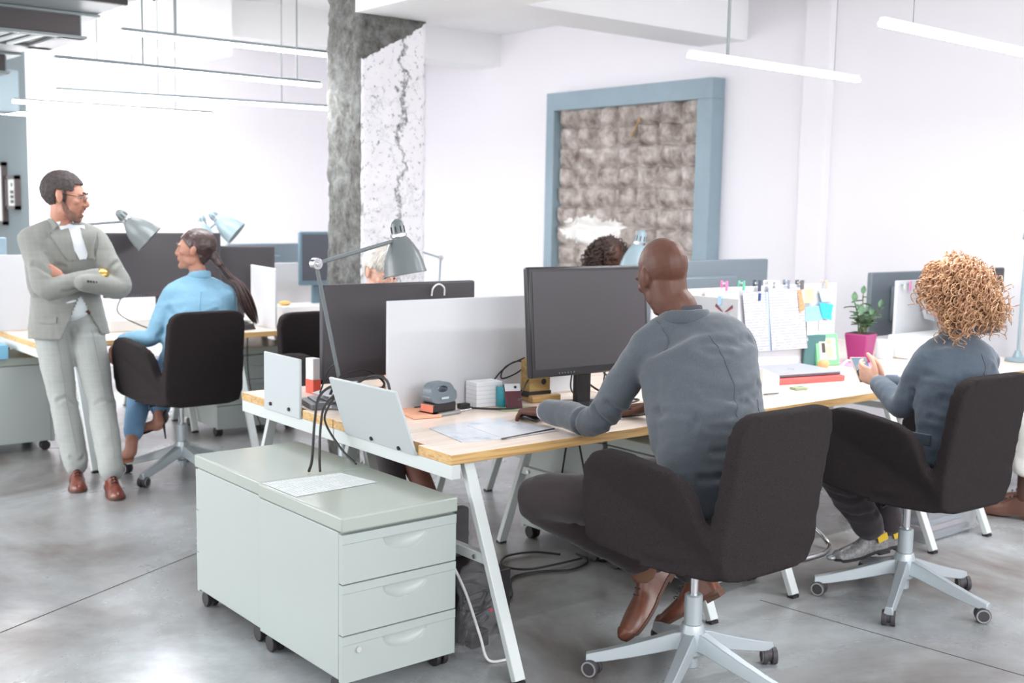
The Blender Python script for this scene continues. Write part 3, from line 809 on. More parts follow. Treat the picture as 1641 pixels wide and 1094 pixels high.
dup(chA, (2.25, 8.75, 0), R(178), 'charcoal felt chair behind the standing man, at the far left desk', chG)

# ------------------------------------------------------------------ monitors
def monitor(x, y, z0, w, h, rz, label, tilt=0., m=BLACKG, scr=SCREEN, flip=False, stand=True, group='flat monitors', desk_z=TOPZ, bez=.02, backm=None, cover=True):
    """screen faces -y (or +y when flip); z0 = lower edge"""
    t = thing('monitor', label, 'monitor', (x, y, desk_z), rz+(PI if flip else 0), group)
    M = Matrix.Translation((0, 0, z0-desk_z)) @ Matrix.Rotation(tilt, 4, 'X')
    MB().box2((-w/2, 0, 0), (w/2, .035, h), M).build('casing', backm or m, t, bevel=.008, local=True)
    MB().box2((-w/2+bez, -.0015, bez+.014), (w/2-bez, .004, h-bez), M).build('screen', scr, t, local=True)
    b = MB()
    for i in range(6): b.cyl(M @ V(-w*.28+i*.016, -.003, .014), M @ V(-w*.28+i*.016, .002, .014), .003, n=8)
    b.build('buttons', MIDGREY, t, local=True)
    if cover: MB().box2((-w*.22, .034, h*.22), (w*.22, .06, h*.78), M).build('rear_cover', backm or m, t, bevel=.012, local=True)
    if stand:
        MB().box2((-.04, .055, .012), (.04, .085, z0-desk_z+h*.5)).build('stand_neck', backm or m, t, bevel=.006, local=True)
        MB().lathe([(0, 0), (.13, 0), (.13, .008), (.05, .016), (0, .018)], Matrix.Translation((0, .07, 0)) @ Matrix.Diagonal((1, .8, 1, 1))).build('stand_foot', m, t, local=True)
    return t
monitor(3.30, 3.53, .885, .66, .455, R(-2), 'large black monitor the bald man faces', tilt=R(-5))
monitor(2.80, 4.27, .835, .80, .405, R(0), 'wide dark monitor seen from behind, in front of the white haired worker', flip=True, m=DKGREY, cover=False)
monitor(5.02, 4.46, .88, 1.06, .42, R(-1), 'grey monitor back behind the pinned divider', flip=True, m=MIDGREY, backm=MIDGREY)
monitor(6.70, 4.25, .80, .74, .41, R(0), 'grey framed monitor back between the plant and the curly hair', flip=True, m=MIDGREY, backm=MIDGREY)
monitor(6.44, 3.56, .87, .60, .40, R(0), 'dark monitor whose top corners show behind the red curly hair')
monitor(2.97, 7.33, .955, .80, .42, R(-2), 'wide dark monitor in front of the worker in the sky blue jacket', tilt=R(-3), m=DKGREY)
monitor(3.55, 7.45, .90, .5, .38, R(-25), 'smaller dark monitor partly behind the head in the sky blue jacket', m=DKGREY)
monitor(3.98, 7.95, .88, .60, .40, R(2), 'grey blue monitor back with a square mount, behind the narrow white panel', flip=True, m=MIDGREY, backm=mat('monitor_back_blue', srgb(112, 126, 136), .5))
monitor(4.12, 7.3, 1.0, .33, .385, R(-4), 'portrait dark monitor against the concrete column', m=mat('monitor_frame_blue', srgb(96, 118, 132), .5), scr=mat('screen_blue_grey', srgb(72, 74, 84), .4))
monitor(1.85, 7.9, .88, .56, .45, R(0), 'pale blue monitor top at the left edge behind the standing man', flip=True, m=MIDGREY, backm=mat('monitor_back_pale', srgb(140, 162, 176), .5))

# ------------------------------------------------------------------ arm lamps with bell shades
def arm_lamp(base, elbow, neck, axis, label, m=LAMPGREY, size=1.0, group='bell shaded arm lamps', clamp=True):
    """base on the desk, elbow joint, neck joint; axis = direction the shade opens"""
    base, elbow, neck = V(base), V(elbow), V(neck); ax = V(axis).normalized()
    t = thing('desk_lamp', label, 'desk lamp', tuple(base), 0, group)
    MB().lathe([(0, 0), (.07*size, 0), (.07*size, .014), (.03*size, .022), (.016*size, .06), (0, .06)], Matrix.Translation(base)).build('base', m, t)
    MB().cyl(base+V(0, 0, .05), elbow, .0085*size, n=12).build('lower_arm', m, t)
    MB().cyl(elbow, neck, .0085*size, n=12).build('upper_arm', m, t)
    n = (neck-elbow).cross(V(0, 0, 1)).normalized()
    j = MB(); j.cyl(elbow-n*.016*size, elbow+n*.016*size, .024*size, n=20); j.cyl(elbow-n*.024*size, elbow+n*.024*size, .010*size, n=12)
    j.build('elbow_joint', CHROME, t, bevel=.003)
    Mx = Matrix.Translation(neck) @ ax.to_track_quat('Z', 'Y').to_matrix().to_4x4() @ Matrix.Scale(size, 4)
    prof = [(.030, -.012), (.040, .0), (.056, .025), (.073, .06), (.084, .10), (.090, .140), (.093, .150), (.090, .152)]
    inner = [(r-.003, z) for r, z in reversed(prof)]
    MB().lathe(prof+inner, Mx, n=36).build('shade', m, t, sharp=50)
    hs = MB().lathe([(0, -.088), (.012, -.086), (.024, -.076), (.028, -.06), (.030, -.012), (.031, .0), (0, .0)], Mx, n=24).build('lamp_housing', m, t)
    v = MB()
    for i in range(8):
        a = 2*PI*i/8; v.box((.0285*math.cos(a), .0285*math.sin(a), -.042), (.005, .005, .026), Mx)
    v.build('vent_slots', BLACK, hs)
    MB().lathe([(.0315, -.022), (.035, -.022), (.035, -.010), (.0315, -.010)], Mx, n=24, loop=True).build('clamp_ring', CHROME, t)
    MB().ell(Mx @ V(0, 0, .07), (.028*size,)*3).build('bulb', mat('bulb_white', srgb(240, 240, 235), .3), t)
    return t
arm_lamp((2.415, 4.1, .742), (2.292, 4.1, 1.338), (2.705, 4.12, 1.435), (.12, -.15, -1), 'grey bell shaded arm lamp in front of the concrete column')
arm_lamp((2.30, 7.28, .742), (2.36, 7.2, 1.425), (2.68, 7.18, 1.452), (.62, -.3, -.62), 'grey arm lamp with tilted shade beside the standing man', size=1.12)
arm_lamp((3.85, 8.25, .742), (3.55, 8.35, 1.22), (3.80, 8.3, 1.445), (.62, -.45, -.6), 'pale blue arm lamp farthest back, tilted to the right', m=LAMPBLUE, size=1.1)
arm_lamp((3.70, 8.30, .742), (3.5, 8.7, 1.15), (3.675, 8.32, 1.40), (.0, -.3, -1), 'pale blue arm lamp farthest back, shade pointing down behind the dark ponytail', m=LAMPBLUE, size=1.0)
arm_lamp((5.15, 4.55, .742), (5.3, 4.85, 1.25), (4.985, 4.95, 1.36), (-.1, .1, -1), 'pale blue arm lamp directly above the bald head', m=LAMPBLUE, size=1.15)
arm_lamp((5.12, 7.25, .742), (5.104, 7.2, 1.188), (4.84, 7.2, 1.26), (-.3, .2, -1), 'thin arm lamp half hidden behind the grey lamp shade and screen', m=LAMPBLUE, size=.8)
arm_lamp((6.48, 3.31, .742), (6.53, 3.33, 1.62), (6.62, 3.30, 1.60), (.2, .1, -1), 'blue grey arm lamp at the right edge behind the curly hair', m=LAMPBLUE)
# ------------------------------------------------------------------ people
def skin(name, col):
    m = mat(name, col, .5, var=(26, .10), bump=(160, .15, .002), spec=.4)
    b = m.node_tree.nodes['Principled BSDF']
    b.inputs['Subsurface Weight'].default_value = .12; b.inputs['Subsurface Radius'].default_value = (.02, .008, .005); b.inputs['Subsurface Scale'].default_value = .3
    return m
SK_LIGHT = skin('skin_light', srgb(222, 172, 150))
SK_TAN = skin('skin_tan', srgb(182, 130, 110))
SK_BROWN = skin('skin_brown', srgb(92, 58, 45))
SK_DEEP = skin('skin_deep', srgb(84, 58, 50))
EYEW = mat('eye_white', srgb(176, 168, 164), .5)
EYED = mat('eye_dark', srgb(46, 34, 30), .2)
LIPS = mat('lips', srgb(178, 108, 98), .5)

def frame(fwd, up):
    f = V(fwd).normalized(); x = f.cross(V(up)).normalized(); u = x.cross(f)
    return Matrix((x, f, u)).transposed()          # columns: right, forward, up

def head(mb, c, fwd, up, s=1.0, nb=None, female=False, neck_r=.056):
    Rm = frame(fwd, up); C = V(c)
    P = lambda x, y, z: C+Rm @ V(x, y, z)*s
    def E(x, y, z, a, b, d, rot=None): mb.ell(P(x, y, z), (a*s, b*s, d*s), Rm @ rot if rot else Rm)
    j = .92 if female else 1.0
    E(0, -.018, .032, .0765, .099, .090)
    E(0, .022, .005, .070, .075, .080)
    E(0, .038, -.035, .058*j, .056, .080)
    E(0, .048, -.085, .040*j, .040, .030)
    E(0, .078, -.100, .020*j, .018, .018)
    for q in (-1, 1):
        E(q*.046*j, .018, -.062, .016, .038, .030)
        E(q*.044, .064, -.018, .020, .020, .018)
        E(q*.030, .088, .022, .024, .011, .008 if female else .010)
        # ear: rim and lobe
        rot = Matrix.Rotation(R(-q*18), 3, 'Z') @ Matrix.Rotation(R(12), 3, 'X')
        E(q*.078, -.006, -.004, .008, .019, .031, rot)
        E(q*.083, -.013, .006, .005, .014, .024, rot)
        E(q*.074, .002, -.028, .006, .008, .010)
    nf = .006 if female else 0
    mb.limb([P(0, .088, .018), P(0, .102-nf*.5, -.008), P(0, .113-nf, -.028), P(0, .098-nf*.5, -.040)], [.009*s, .0100*s, (.0125-nf*.4)*s, .009*s], seg=12)
    for q in (-1, 1): E(q*.012, .100-nf, -.033, .0085, .010, .0075)
    E(0, .088, -.058, .024, .013, .010); E(0, .092, -.0585, .022, .010, .005); E(0, .090, -.068, .019, .010, .006)
    if nb is not None:
        nb = V(nb)
        mb.limb([P(0, -.012, -.03), P(0, -.010, -.085), nb.lerp(P(0, -.01, -.085), .35), nb-V(0, 0, .06)],
                [neck_r*s*1.02, neck_r*s*.97, neck_r*s*1.0, neck_r*s*1.0], side=tuple(Rm @ V(1, 0, 0)), seg=22)
    return Rm, P

def sockets(me, P, s, off):
    """press the eye sockets into the face"""
    co = get_co(me)
    for q in (-1, 1):
        e = np.array(P(q*.031, .092, .004)-off); fwd = np.array((P(0, 1, 0)-P(0, 0, 0)).normalized())
        d = np.linalg.norm(co-e, axis=1)
        co -= fwd[None, :]*(np.exp(-(d/(.016*s))**2)*.011*s)[:, None]
    set_co(me, co)

def hand(mb, W, d, n, t, curl, thumb=(.55, .75, .2, 20, 15), s=1.0, spread=.05):
    """W wrist, d towards the fingers, n out of the palm, t towards the thumb side; curl = bends of the four fingers"""
    W = V(W); d = V(d).normalized(); n = V(n); n = (n-d*n.dot(d)).normalized(); t = V(t); t = (t-d*t.dot(d)-n*t.dot(n)).normalized()
    mb.limb([W-d*.05*s, W, W+d*.028*s, W+d*.062*s, W+d*.092*s], [(.027*s, .020*s), (.028*s, .0195*s), (.035*s, .0185*s), (.042*s, .0155*s), (.039*s, .0115*s)], side=tuple(t), seg=22)
    off = (.0305, .0105, -.0105, -.0300); base = (.088, .094, .090, .078); ln = (.074, .083, .077, .058); rr = (.0092, .0095, .0090, .0080)
    for i in range(4):
        B = W+d*base[i]*s+t*off[i]*s
        dd = (d+t*off[i]*spread*20*.1).normalized(); ang = 0
        pts = [B-d*.018*s, B]; rad = [rr[i]*s*1.05]*2; p = B.copy()
        for k, fr in enumerate((.45, .31, .24)):
            ang += R(curl[i][k]); v = dd*math.cos(ang)+n*math.sin(ang)
            p = p+v*ln[i]*fr*1.08*s; pts.append(p.copy()); rad.append(rr[i]*s*(.97, .90, .78)[k])
        mb.limb(pts, rad, seg=12, sub=4)
    B = W+d*.026*s+t*.024*s+n*.004*s
    v = (d*thumb[0]+t*thumb[1]+n*thumb[2]).normalized()
    p1 = B+v*.046*s
    ax = v.cross(d).normalized() if v.cross(d).length > .05 else n
    v2 = Matrix.Rotation(R(thumb[3]), 3, ax) @ v; p2 = p1+v2*.034*s
    v3 = Matrix.Rotation(R(thumb[4]), 3, ax) @ v2; p3 = p2+v3*.026*s
    mb.limb([B, B.lerp(p1, .6), p1, p2, p3], [.016*s, .0145*s, .0115*s, .0108*s, .009*s], seg=12, sub=4)

def shoe(parent, ank, toe_dir, up, m, ms, L=.285, wd=.046, heel=.022, drop=None, extra=None, laces=True, lace_m=None):
    """ank = ankle joint; toe_dir, up give the foot's pose"""
    f = V(toe_dir).normalized(); u = V(up); u = (u-f*u.dot(f)).normalized(); x = f.cross(u)
    O = V(ank)-u*(.085+heel)-f*.062         # back of the heel on the ground
    P = lambda a, b, c: O+f*a+x*b+u*c
    prof = [(.0, .022, .064, .010), (.012, .033, .082, .012), (.05, .037, .098, .014), (.085, .036, .098, .014), (.115, .036, .080, .012), (.15, .041, .062, .006), (.195, .046, .050, .002), (.235, .043, .040, .003), (.265, .032, .031, .007), (.285, .012, .020, .012)]
    A = catmull([(a*L/.285, b*wd/.046, c, z) for a, b, c, z in prof], 4)
    seg = 20; rings = []
    for a, hw, top, bot in A:
        h0 = heel*max(0, 1-a/(L*.5)) if heel else 0
        base = bot*0+heel*max(0., 1-max(0, a-.06)/(L*.38)) if a < .06+L*.38 else 0.0
        base = max(base, .004)+(.006 if a > L*.9 else 0)
        ring = []
        for k in range(seg):
            th = 2*PI*k/seg; cx, cz = math.cos(th), math.sin(th)
            y = hw*math.copysign(abs(cx)**.8, cx)*(1-.25*max(0, cz)*(1 if top > .07 else .5))
            z = (top*cz**.85 if cz > 0 else 0)
            ring.append(P(a, y, base+.004+z))
        rings.append(ring)
    n = len(rings); vs = [p for r in rings for p in r]
    fs = [(j*seg+k, j*seg+(k+1) % seg, (j+1)*seg+(k+1) % seg, (j+1)*seg+k) for j in range(n-1) for k in range(seg)]+[tuple(range(seg)), tuple((n-1)*seg+k for k in range(seg))]
    o = MB().add(vs, fs).build('shoe', m, parent, sharp=60)
    sl = MB(); top = []; bot = []
    hw_ = [(a, hw) for a, hw, _, _ in A]
    def base_at(a): return max(heel*max(0., 1-max(0, a-.06)/(L*.38)) if a < .06+L*.38 else 0.0, .004)+(.006 if a > L*.9 else 0)
    loop = [(a-.002, hw+.004) for a, hw in hw_]+[(a-.002, -hw-.004) for a, hw in reversed(hw_)]
    k = len(loop)
    vs = [P(a, b, base_at(a)+.006) for a, b in loop]+[P(a, b, base_at(a)-.006) for a, b in loop]
    sl.add(vs, [(i, (i+1) % k, k+(i+1) % k, k+i) for i in range(k)])
    h = len(hw_)
    for i in range(h-1):
        q = [i, i+1, k-2-i, k-1-i]
        sl.add([vs[j] for j in q], [(0, 1, 2, 3)]); sl.add([vs[k+j] for j in q], [(0, 1, 2, 3)])
    if heel > .01:
        sl.prism([(0, -.03), (.055, -.034), (.06, .034), (0, .03)], -.002, heel, lambda a, b, c: P(a, b, c))
    sl.build('sole', ms, o, sharp=50)
    if laces:
        lc = MB()
        for i in range(4):
            a = .105+.021*i
            lc.tube([P(a, -.016, .088-.010*i+heel*.5), P(a+.004, 0, .098-.011*i+heel*.5), P(a, .016, .088-.010*i+heel*.5)], .0025, seg=5, sub=3)
        lc.build('laces', lace_m or EYED, o)
    if extra: extra(P, o)
    return o

def hair_cap(C, Rm, s, keep, m, parent, thick=.010, voxel=.005, extra=None, wob=.002, name='hair', jaw=False):
    mb = MB()
    def E(x, y, z, a, b, d): mb.ell(V(C)+Rm @ V(x, y, z)*s, ((a+thick)*s, (b+thick)*s, (d+thick)*s), Rm)
    E(0, -.018, .032, .0765, .099, .090); E(0, .022, .005, .070, .075, .080)
    if jaw:
        E(0, -.02, -.03, .062, .062, .06)
    if extra: extra(mb, lambda x, y, z: V(C)+Rm @ V(x, y, z)*s)
    me = remesh(mb, voxel, 2, parent)
    off = wmat(parent).translation
    inv = Rm.transposed()
    bm = bmesh.new(); bm.from_mesh(me)
    kill = []
    for v in bm.verts:
        q = inv @ (v.co+off-V(C))/s
        if not keep(q.x, q.y, q.z): kill.append(v)
    bmesh.ops.delete(bm, geom=kill, context='VERTS'); bm.to_mesh(me); bm.free(); me.update()
    if wob:
        co = get_co(me); no = get_no(me)
        d = np.array([noise.fractal(Vector(c)*60, 1, 2, 3) for c in co]); set_co(me, co+no*(d*wob)[:, None])
    o = finish(name, me, m, parent, sharp=0)
    so = o.modifiers.new('thickness', 'SOLIDIFY'); so.thickness = thick*s*1.2; so.offset = -1
    return o

def torso(mb, J, rad, sub=6):
    """lofted trunk from pelvis to neck base; J pelvis, waist, chest, shoulder line, neck"""
    hip = (V(J['hipR'])-V(J['hipL'])).normalized(); sh = (V(J['shR'])-V(J['shL'])).normalized()
    pts = [J[k] for k in ('pelvis', 'waist', 'chest', 'upper', 'neck')]
    sides = [tuple(hip), tuple(hip.lerp(sh, .4)), tuple(hip.lerp(sh, .8)), tuple(sh), tuple(sh)]
    mb.limb(pts, rad, side=sides, seg=30, sub=sub)

def person(label, J, skin_m, loc, female=False, hs=1.0, fwd=(0, 1, 0), up=(0, 0, 1), hands=(), skin_chains=(), neck_r=.056, head_voxel=.0042, face=True, ground=True):
    """the continuous body: head, neck, trunk, limbs, hands"""
    o = bpy.data.objects.new('person', bpy.data.meshes.new('person')); COL.objects.link(o); o.location = loc
    tag(o, label, 'person')
    b = MB()
    torso(b, J, [(.15, .10), (.125, .085), (.135, .095), (.12, .075), (.06, .055)])
    for s in 'LR':
        b.limb([J['sh'+s], J['el'+s], J['wr'+s]], [.040, .029, .024], sub=4)
        b.limb([J['hip'+s], J['kn'+s], J['an'+s]], [.075, .050, .036], sub=4)
    for pts, rad in skin_chains: b.limb(pts, rad)
    parts = [remesh(b, .011, 4, o)]
    hm = MB(); Rm, P = head(hm, J['head'], fwd, up, hs, J['neck'], female, neck_r)
    hme = remesh(hm, head_voxel*hs, 3, o)
    sockets(hme, P, hs, V(loc))
    parts.append(hme)
    for h in hands:
        q = MB(); hand(q, **h); parts.append(remesh(q, .0030, 2, o))
    me = join_meshes(parts); me.name = 'person'
    old = o.data; o.data = me; bpy.data.meshes.remove(old)
    me.polygons.foreach_set('use_smooth', [True]*len(me.polygons)); me.materials.append(skin_m)
    if face:
        ew = MB(); ed = MB(); br = MB()
        for q in (-1, 1):
            ew.ell(P(q*.031, .0735, .003), (.0118*hs,)*3, Rm, 14, 10)
            ed.ell(P(q*.031, .0808, .003), (.0062*hs,)*3, Rm, 12, 8)
            br.limb([P(q*.014, .102, .022), P(q*.030, .1005, .030), P(q*.048, .086, .024)], [(.0045*hs, .003*hs), (.005*hs, .003*hs), (.003*hs, .002*hs)], side=tuple(Rm @ V(0, 0, 1)), seg=8)
        e = ew.build('eyes', EYEW, o); ed.build('iris', EYED, e)
        o['_brow'] = 1
        del o['_brow']
    return o, Rm, P, (br if face else None)

def garment(name, mb, m, parent, voxel=.0085, it=5, amp=.004, freq=(9, 9, 16), seed=0, lines=(), label=None, sharp=0):
    me = remesh(mb, voxel, it, parent)
    if amp: wrinkle(me, amp, *freq, seed=seed)
    if lines: crease(me, lines, wmat(parent).translation)
    o = finish(name, me, m, parent, sharp=sharp)
    if label: o['label'] = label
    return o

def seam(name, cloth, pts, m, parent, r=.0014, sub=8, lift=.0005):
    """thread laid on the cloth along world points"""
    iv = wmat(cloth).inverted(); me = cloth.data
    bv = BVHTree.FromPolygons([v.co for v in me.vertices], [tuple(p.vertices) for p in me.polygons])
    P = catmull([tuple(iv @ V(p)) for p in pts], sub); out = []
    for p in P:
        q, n, i, d = bv.find_nearest(Vector(p))
        out.append(q+n*lift)
    mb = MB().limb(out, [r]*len(out), seg=5, sub=1, cap=False)
    return mb.build(name, m, parent, local=True)

def jacket(mb, J, rad, hem, sl=(.066, .058, .047), sh_r=.062, hemrad=None, cuff=.040, collar=True):
    """jacket: trunk down to the hem, shoulder yoke, two sleeves"""
    hip = (V(J['hipR'])-V(J['hipL'])).normalized(); sh = (V(J['shR'])-V(J['shL'])).normalized()
    pts = [hem, J['waist'], J['chest'], J['upper'], V(J['neck'])-V(0, 0, .015)]
    sides = [tuple(hip), tuple(hip.lerp(sh, .4)), tuple(hip.lerp(sh, .8)), tuple(sh), tuple(sh)]
    mb.limb(pts, rad, side=sides, seg=34, sub=7)
    up = V(J['neck'])-V(J['chest']); up.normalize()
    mid = V(J['neck'])-up*.035
    mb.limb([V(J['shL'])+up*.012, V(J['shL']).lerp(mid, .5)+up*.020, mid, V(J['shR']).lerp(mid, .5)+up*.020, V(J['shR'])+up*.012], [sh_r, sh_r*.98, .062, sh_r*.98, sh_r], sub=6)
    for s in 'LR':
        lo = V(J['waist'])+(V(J['sh'+s])-V(J['upper'])).normalized()*(rad[1][0]*.62)
        a0 = V(J['sh'+s]).lerp(V(J['upper']), .30)
        mb.limb([a0, a0.lerp(lo, .45), lo], [sl[0]*1.25, sl[0]*1.35, sl[0]*1.25], sub=6)
        S, E_, W = V(J['sh'+s]), V(J['el'+s]), V(J['wr'+s])
        mb.limb([S, S.lerp(E_, .5), E_, E_.lerp(W, .5), E_.lerp(W, .93)], [sl[0], sl[0]*.98, sl[1], (sl[1]+sl[2])/2, sl[2]], sub=6)
    return up

def trousers(mb, J, r=(.095, .072, .056), hem=.96, pel=(.175, .115), flare=1.0):
    hip = (V(J['hipR'])-V(J['hipL'])).normalized()
    mb.limb([V(J['pelvis'])-V(0, 0, .05), J['pelvis'], V(J['pelvis']).lerp(V(J['waist']), .7)], [(pel[0]*.9, pel[1]*.9), pel, (pel[0]*.85, pel[1]*.9)], side=tuple(hip), seg=28)
    for s in 'LR':
        H_, K, A = V(J['hip'+s]), V(J['kn'+s]), V(J['an'+s])
        mb.limb([H_, H_.lerp(K, .5), K, K.lerp(A, .35), K.lerp(A, .7), K.lerp(A, hem)], [r[0], r[0]*.93, r[1], r[1]*.97*flare, r[2]*1.08*flare, r[2]*flare], sub=6)

def back_pt(J, z, lat):
    """point well behind the back at height z, lat metres to the side"""
    ks = ['pelvis', 'waist', 'chest', 'upper', 'neck']; Z = [V(J[k]).z for k in ks]
    i = max(0, min(3, sum(1 for q in Z[1:4] if z > q)))
    f = (z-Z[i])/(Z[i+1]-Z[i]); p = V(J[ks[i]]).lerp(V(J[ks[i+1]]), f)
    hip = (V(J['hipR'])-V(J['hipL'])).normalized(); sh = (V(J['shR'])-V(J['shL'])).normalized()
    s = hip.lerp(sh, min(1, max(0, (z-Z[0])/(Z[3]-Z[0])))).normalized()
    return p+s*lat+s.cross(V(0, 0, 1))*.15
def back_line(J, z0, z1, l0, l1, n=6, sag=0.):
    return [back_pt(J, z0+(z1-z0)*i/n-sag*math.sin(PI*i/n), l0+(l1-l0)*i/n) for i in range(n+1)]

# ---- the bald man in the grey suit (foreground)
SUIT = mat('grey_suit', srgb(80, 86, 93), .75, var=(260, .16), bump=(700, .3, .001), sheen=.3, spec=.2)
SUITD = mat('charcoal_trousers', srgb(56, 48, 50), .85, var=(300, .15), bump=(700, .3, .001), sheen=.2, spec=.2)
THREAD = mat('seam_thread', srgb(74, 75, 83), .9)
J = dict(pelvis=(2.89, 2.52, .62), waist=(2.93, 2.545, .80), chest=(3.0, 2.64, 1.0), upper=(3.015, 2.70, 1.105), neck=(2.99, 2.745, 1.21), head=(2.972, 2.83, 1.347),
         hipL=(2.79, 2.56, .61), hipR=(2.99, 2.54, .61), shL=(2.865, 2.80, 1.085), shR=(3.185, 2.665, 1.080),
         elL=(2.825, 2.995, .815), wrL=(2.868, 3.335, .792), elR=(3.31, 2.86, .84), wrR=(3.30, 3.17, .80),
         knL=(2.55, 3.0, .565), anL=(2.905, 2.805, .310), knR=(3.05, 3.02, .56), anR=(3.07, 2.72, .26))
c1, c2, c3 = (42, 30, 20), (48, 34, 22), (55, 40, 25)
man, Rm, P, br = person('bald person in a grey suit seated with back to the camera, hand on a mouse', J, SK_BROWN, (2.82, 2.5, 0), hs=1.06, fwd=(.24, .89, -.36), up=(0, .38, .92), neck_r=.065,
    hands=[dict(W=(2.866, 3.345, .79), d=(-.04, 1, -.10), n=(0, -.1, -1), t=(1, 0, .1), curl=[(28, 24, 14), (30, 28, 16), (32, 30, 18), (34, 32, 20)], s=1.08),
           dict(W=(3.30, 3.18, .79), d=(-.1, 1, -.1), n=(0, -.1, -1), t=(-1, 0, .1), curl=[c1, c1, c1, c1], s=1.05)])
jm = MB(); upv = jacket(jm, J, [(.198, .146), (.194, .146), (.204, .150), (.206, .134), (.078, .066)], (2.885, 2.50, .565))
fold = [([(2.86, 2.52, .96), (2.98, 2.49, .93), (3.12, 2.50, .965)], .012, .005), ([(2.84, 2.50, .86), (2.96, 2.44, .85), (3.10, 2.46, .875)], .014, .006),
        ([(2.84, 2.48, .78), (2.95, 2.41, .79), (3.06, 2.43, .76)], .012, .006), ([(2.80, 2.47, .70), (2.92, 2.39, .72), (3.02, 2.41, .69)], .012, .005),
        ([(2.93, 2.60, 1.12), (3.04, 2.575, 1.10), (3.12, 2.57, 1.125)], .016, .006), ([(2.80, 2.90, .90), (2.84, 2.88, .86), (2.89, 2.90, .84)], .012, .008),
        ([(2.79, 2.95, .87), (2.82, 2.93, .82), (2.87, 2.96, .79)], .010, .008), ([(2.80, 3.05, .86), (2.79, 3.06, .80), (2.82, 3.06, .77)], .010, .007),
        ([(2.90, 2.72, .98), (2.88, 2.65, .90), (2.87, 2.56, .84)], .014, .007)]
fold += [(back_line(J, .99, 1.0, -.10, .15, sag=.03), .016, .006), (back_line(J, .90, .94, -.14, .06, sag=.02), .013, .006), (back_line(J, .82, .88, .02, .17, sag=-.02), .016, .006), (back_line(J, .74, .80, .04, .17, sag=-.01), .012, .006), (back_line(J, .72, .68, -.08, .10, sag=.012), .012, .005), (back_line(J, 1.12, 1.10, -.06, .03, sag=.014), .018, .006)]
jk = garment('suit_jacket', jm, SUIT, man, voxel=.0076, it=11, amp=.006, freq=(7, 7, 13), lines=fold, seed=3)
cl = MB(); nk = V(J['neck'])
cl.limb([nk+V(-.074, .05, -.03), nk+V(-.080, -.01, -.002), nk+V(-.042, -.068, .004), nk+V(.036, -.076, .004), nk+V(.080, -.028, -.004), nk+V(.076, .04, -.03)], [(.010, .026)]*6, side=[(-1, .3, 0), (-1, -.2, .0), (-.6, -.9, 0), (.4, -1, 0), (1, -.4, 0), (1, .4, 0)], seg=14)
co_ = finish('collar', remesh(cl, .005, 3, jk), SUIT, jk, sharp=0)
sm = MB().limb([nk+V(-.05, .05, -.01), nk+V(-.060, -.005, .016), nk+V(-.03, -.052, .026), nk+V(.028, -.056, .026), nk+V(.060, -.02, .014), nk+V(.05, .05, -.01)], [(.004, .016)]*6, side=[(-1, .3, 0), (-1, -.2, .0), (-.6, -.9, 0), (.4, -1, 0), (1, -.4, 0), (1, .4, 0)], seg=10)
sm.build('shirt_collar', mat('dark_shirt', srgb(70, 66, 74), .8), man)
seam('back_seam', jk, back_line(J, 1.17, .58, .01, .01, 10), THREAD, jk, r=.0013)
seam('side_seam', jk, back_line(J, .96, .58, .125, .10, 8), THREAD, jk)
seam('armhole_seam', jk, [(2.92, 2.78, 1.17), (2.90, 2.73, 1.13), (2.90, 2.70, 1.05), (2.905, 2.72, .98)], THREAD, jk)
seam('armhole_seam', jk, [(3.14, 2.68, 1.16), (3.15, 2.62, 1.12), (3.16, 2.60, 1.03), (3.15, 2.62, .97)], THREAD, jk)
cf = MB(); d_ = (V(J['wrL'])-V(J['elL'])).normalized()
cf.limb([V(J['wrL'])-d_*.035, V(J['wrL'])-d_*.008], [.040, .039], seg=18, sub=2); cf.build('shirt_cuff', mat('pale_shirt', srgb(205, 205, 212), .8), man)
tm = MB(); trousers(tm, J, (.100, .078, .058), .93)
garment('trousers', tm, SUITD, man, voxel=.0085, amp=.004, seed=5, lines=[([(2.72, 2.88, .52), (2.66, 2.98, .50), (2.60, 3.05, .50)], .012, .007), ([(2.62, 2.86, .56), (2.66, 2.92, .54), (2.74, 2.93, .50)], .012, .006), ([(2.84, 2.76, .36), (2.87, 2.80, .34), (2.90, 2.82, .36)], .010, .006)])
BROWNL = mat('brown_leather', srgb(112, 66, 50), .32, var=(20, .25), spec=.6)
BROWNS = mat('brown_sole', srgb(92, 62, 50), .6)
shoe(man, J['anL'], (-.73, .0, -.68), (-.66, .25, .70), BROWNL, BROWNS, L=.325, wd=.051)
shoe(man, J['anR'], (-.35, .75, -.60), (-.2, .65, .80), BROWNL, BROWNS, L=.29)
an = V(J['anL']); kn = V(J['knL']); dd = (an-kn).normalized()
MB().limb([an-dd*.06, an, an+V(-.01, 0, -.03)], [.043, .042, .045], seg=18).build('sock', mat('grey_brown_sock', srgb(120, 84, 66), .9), man)

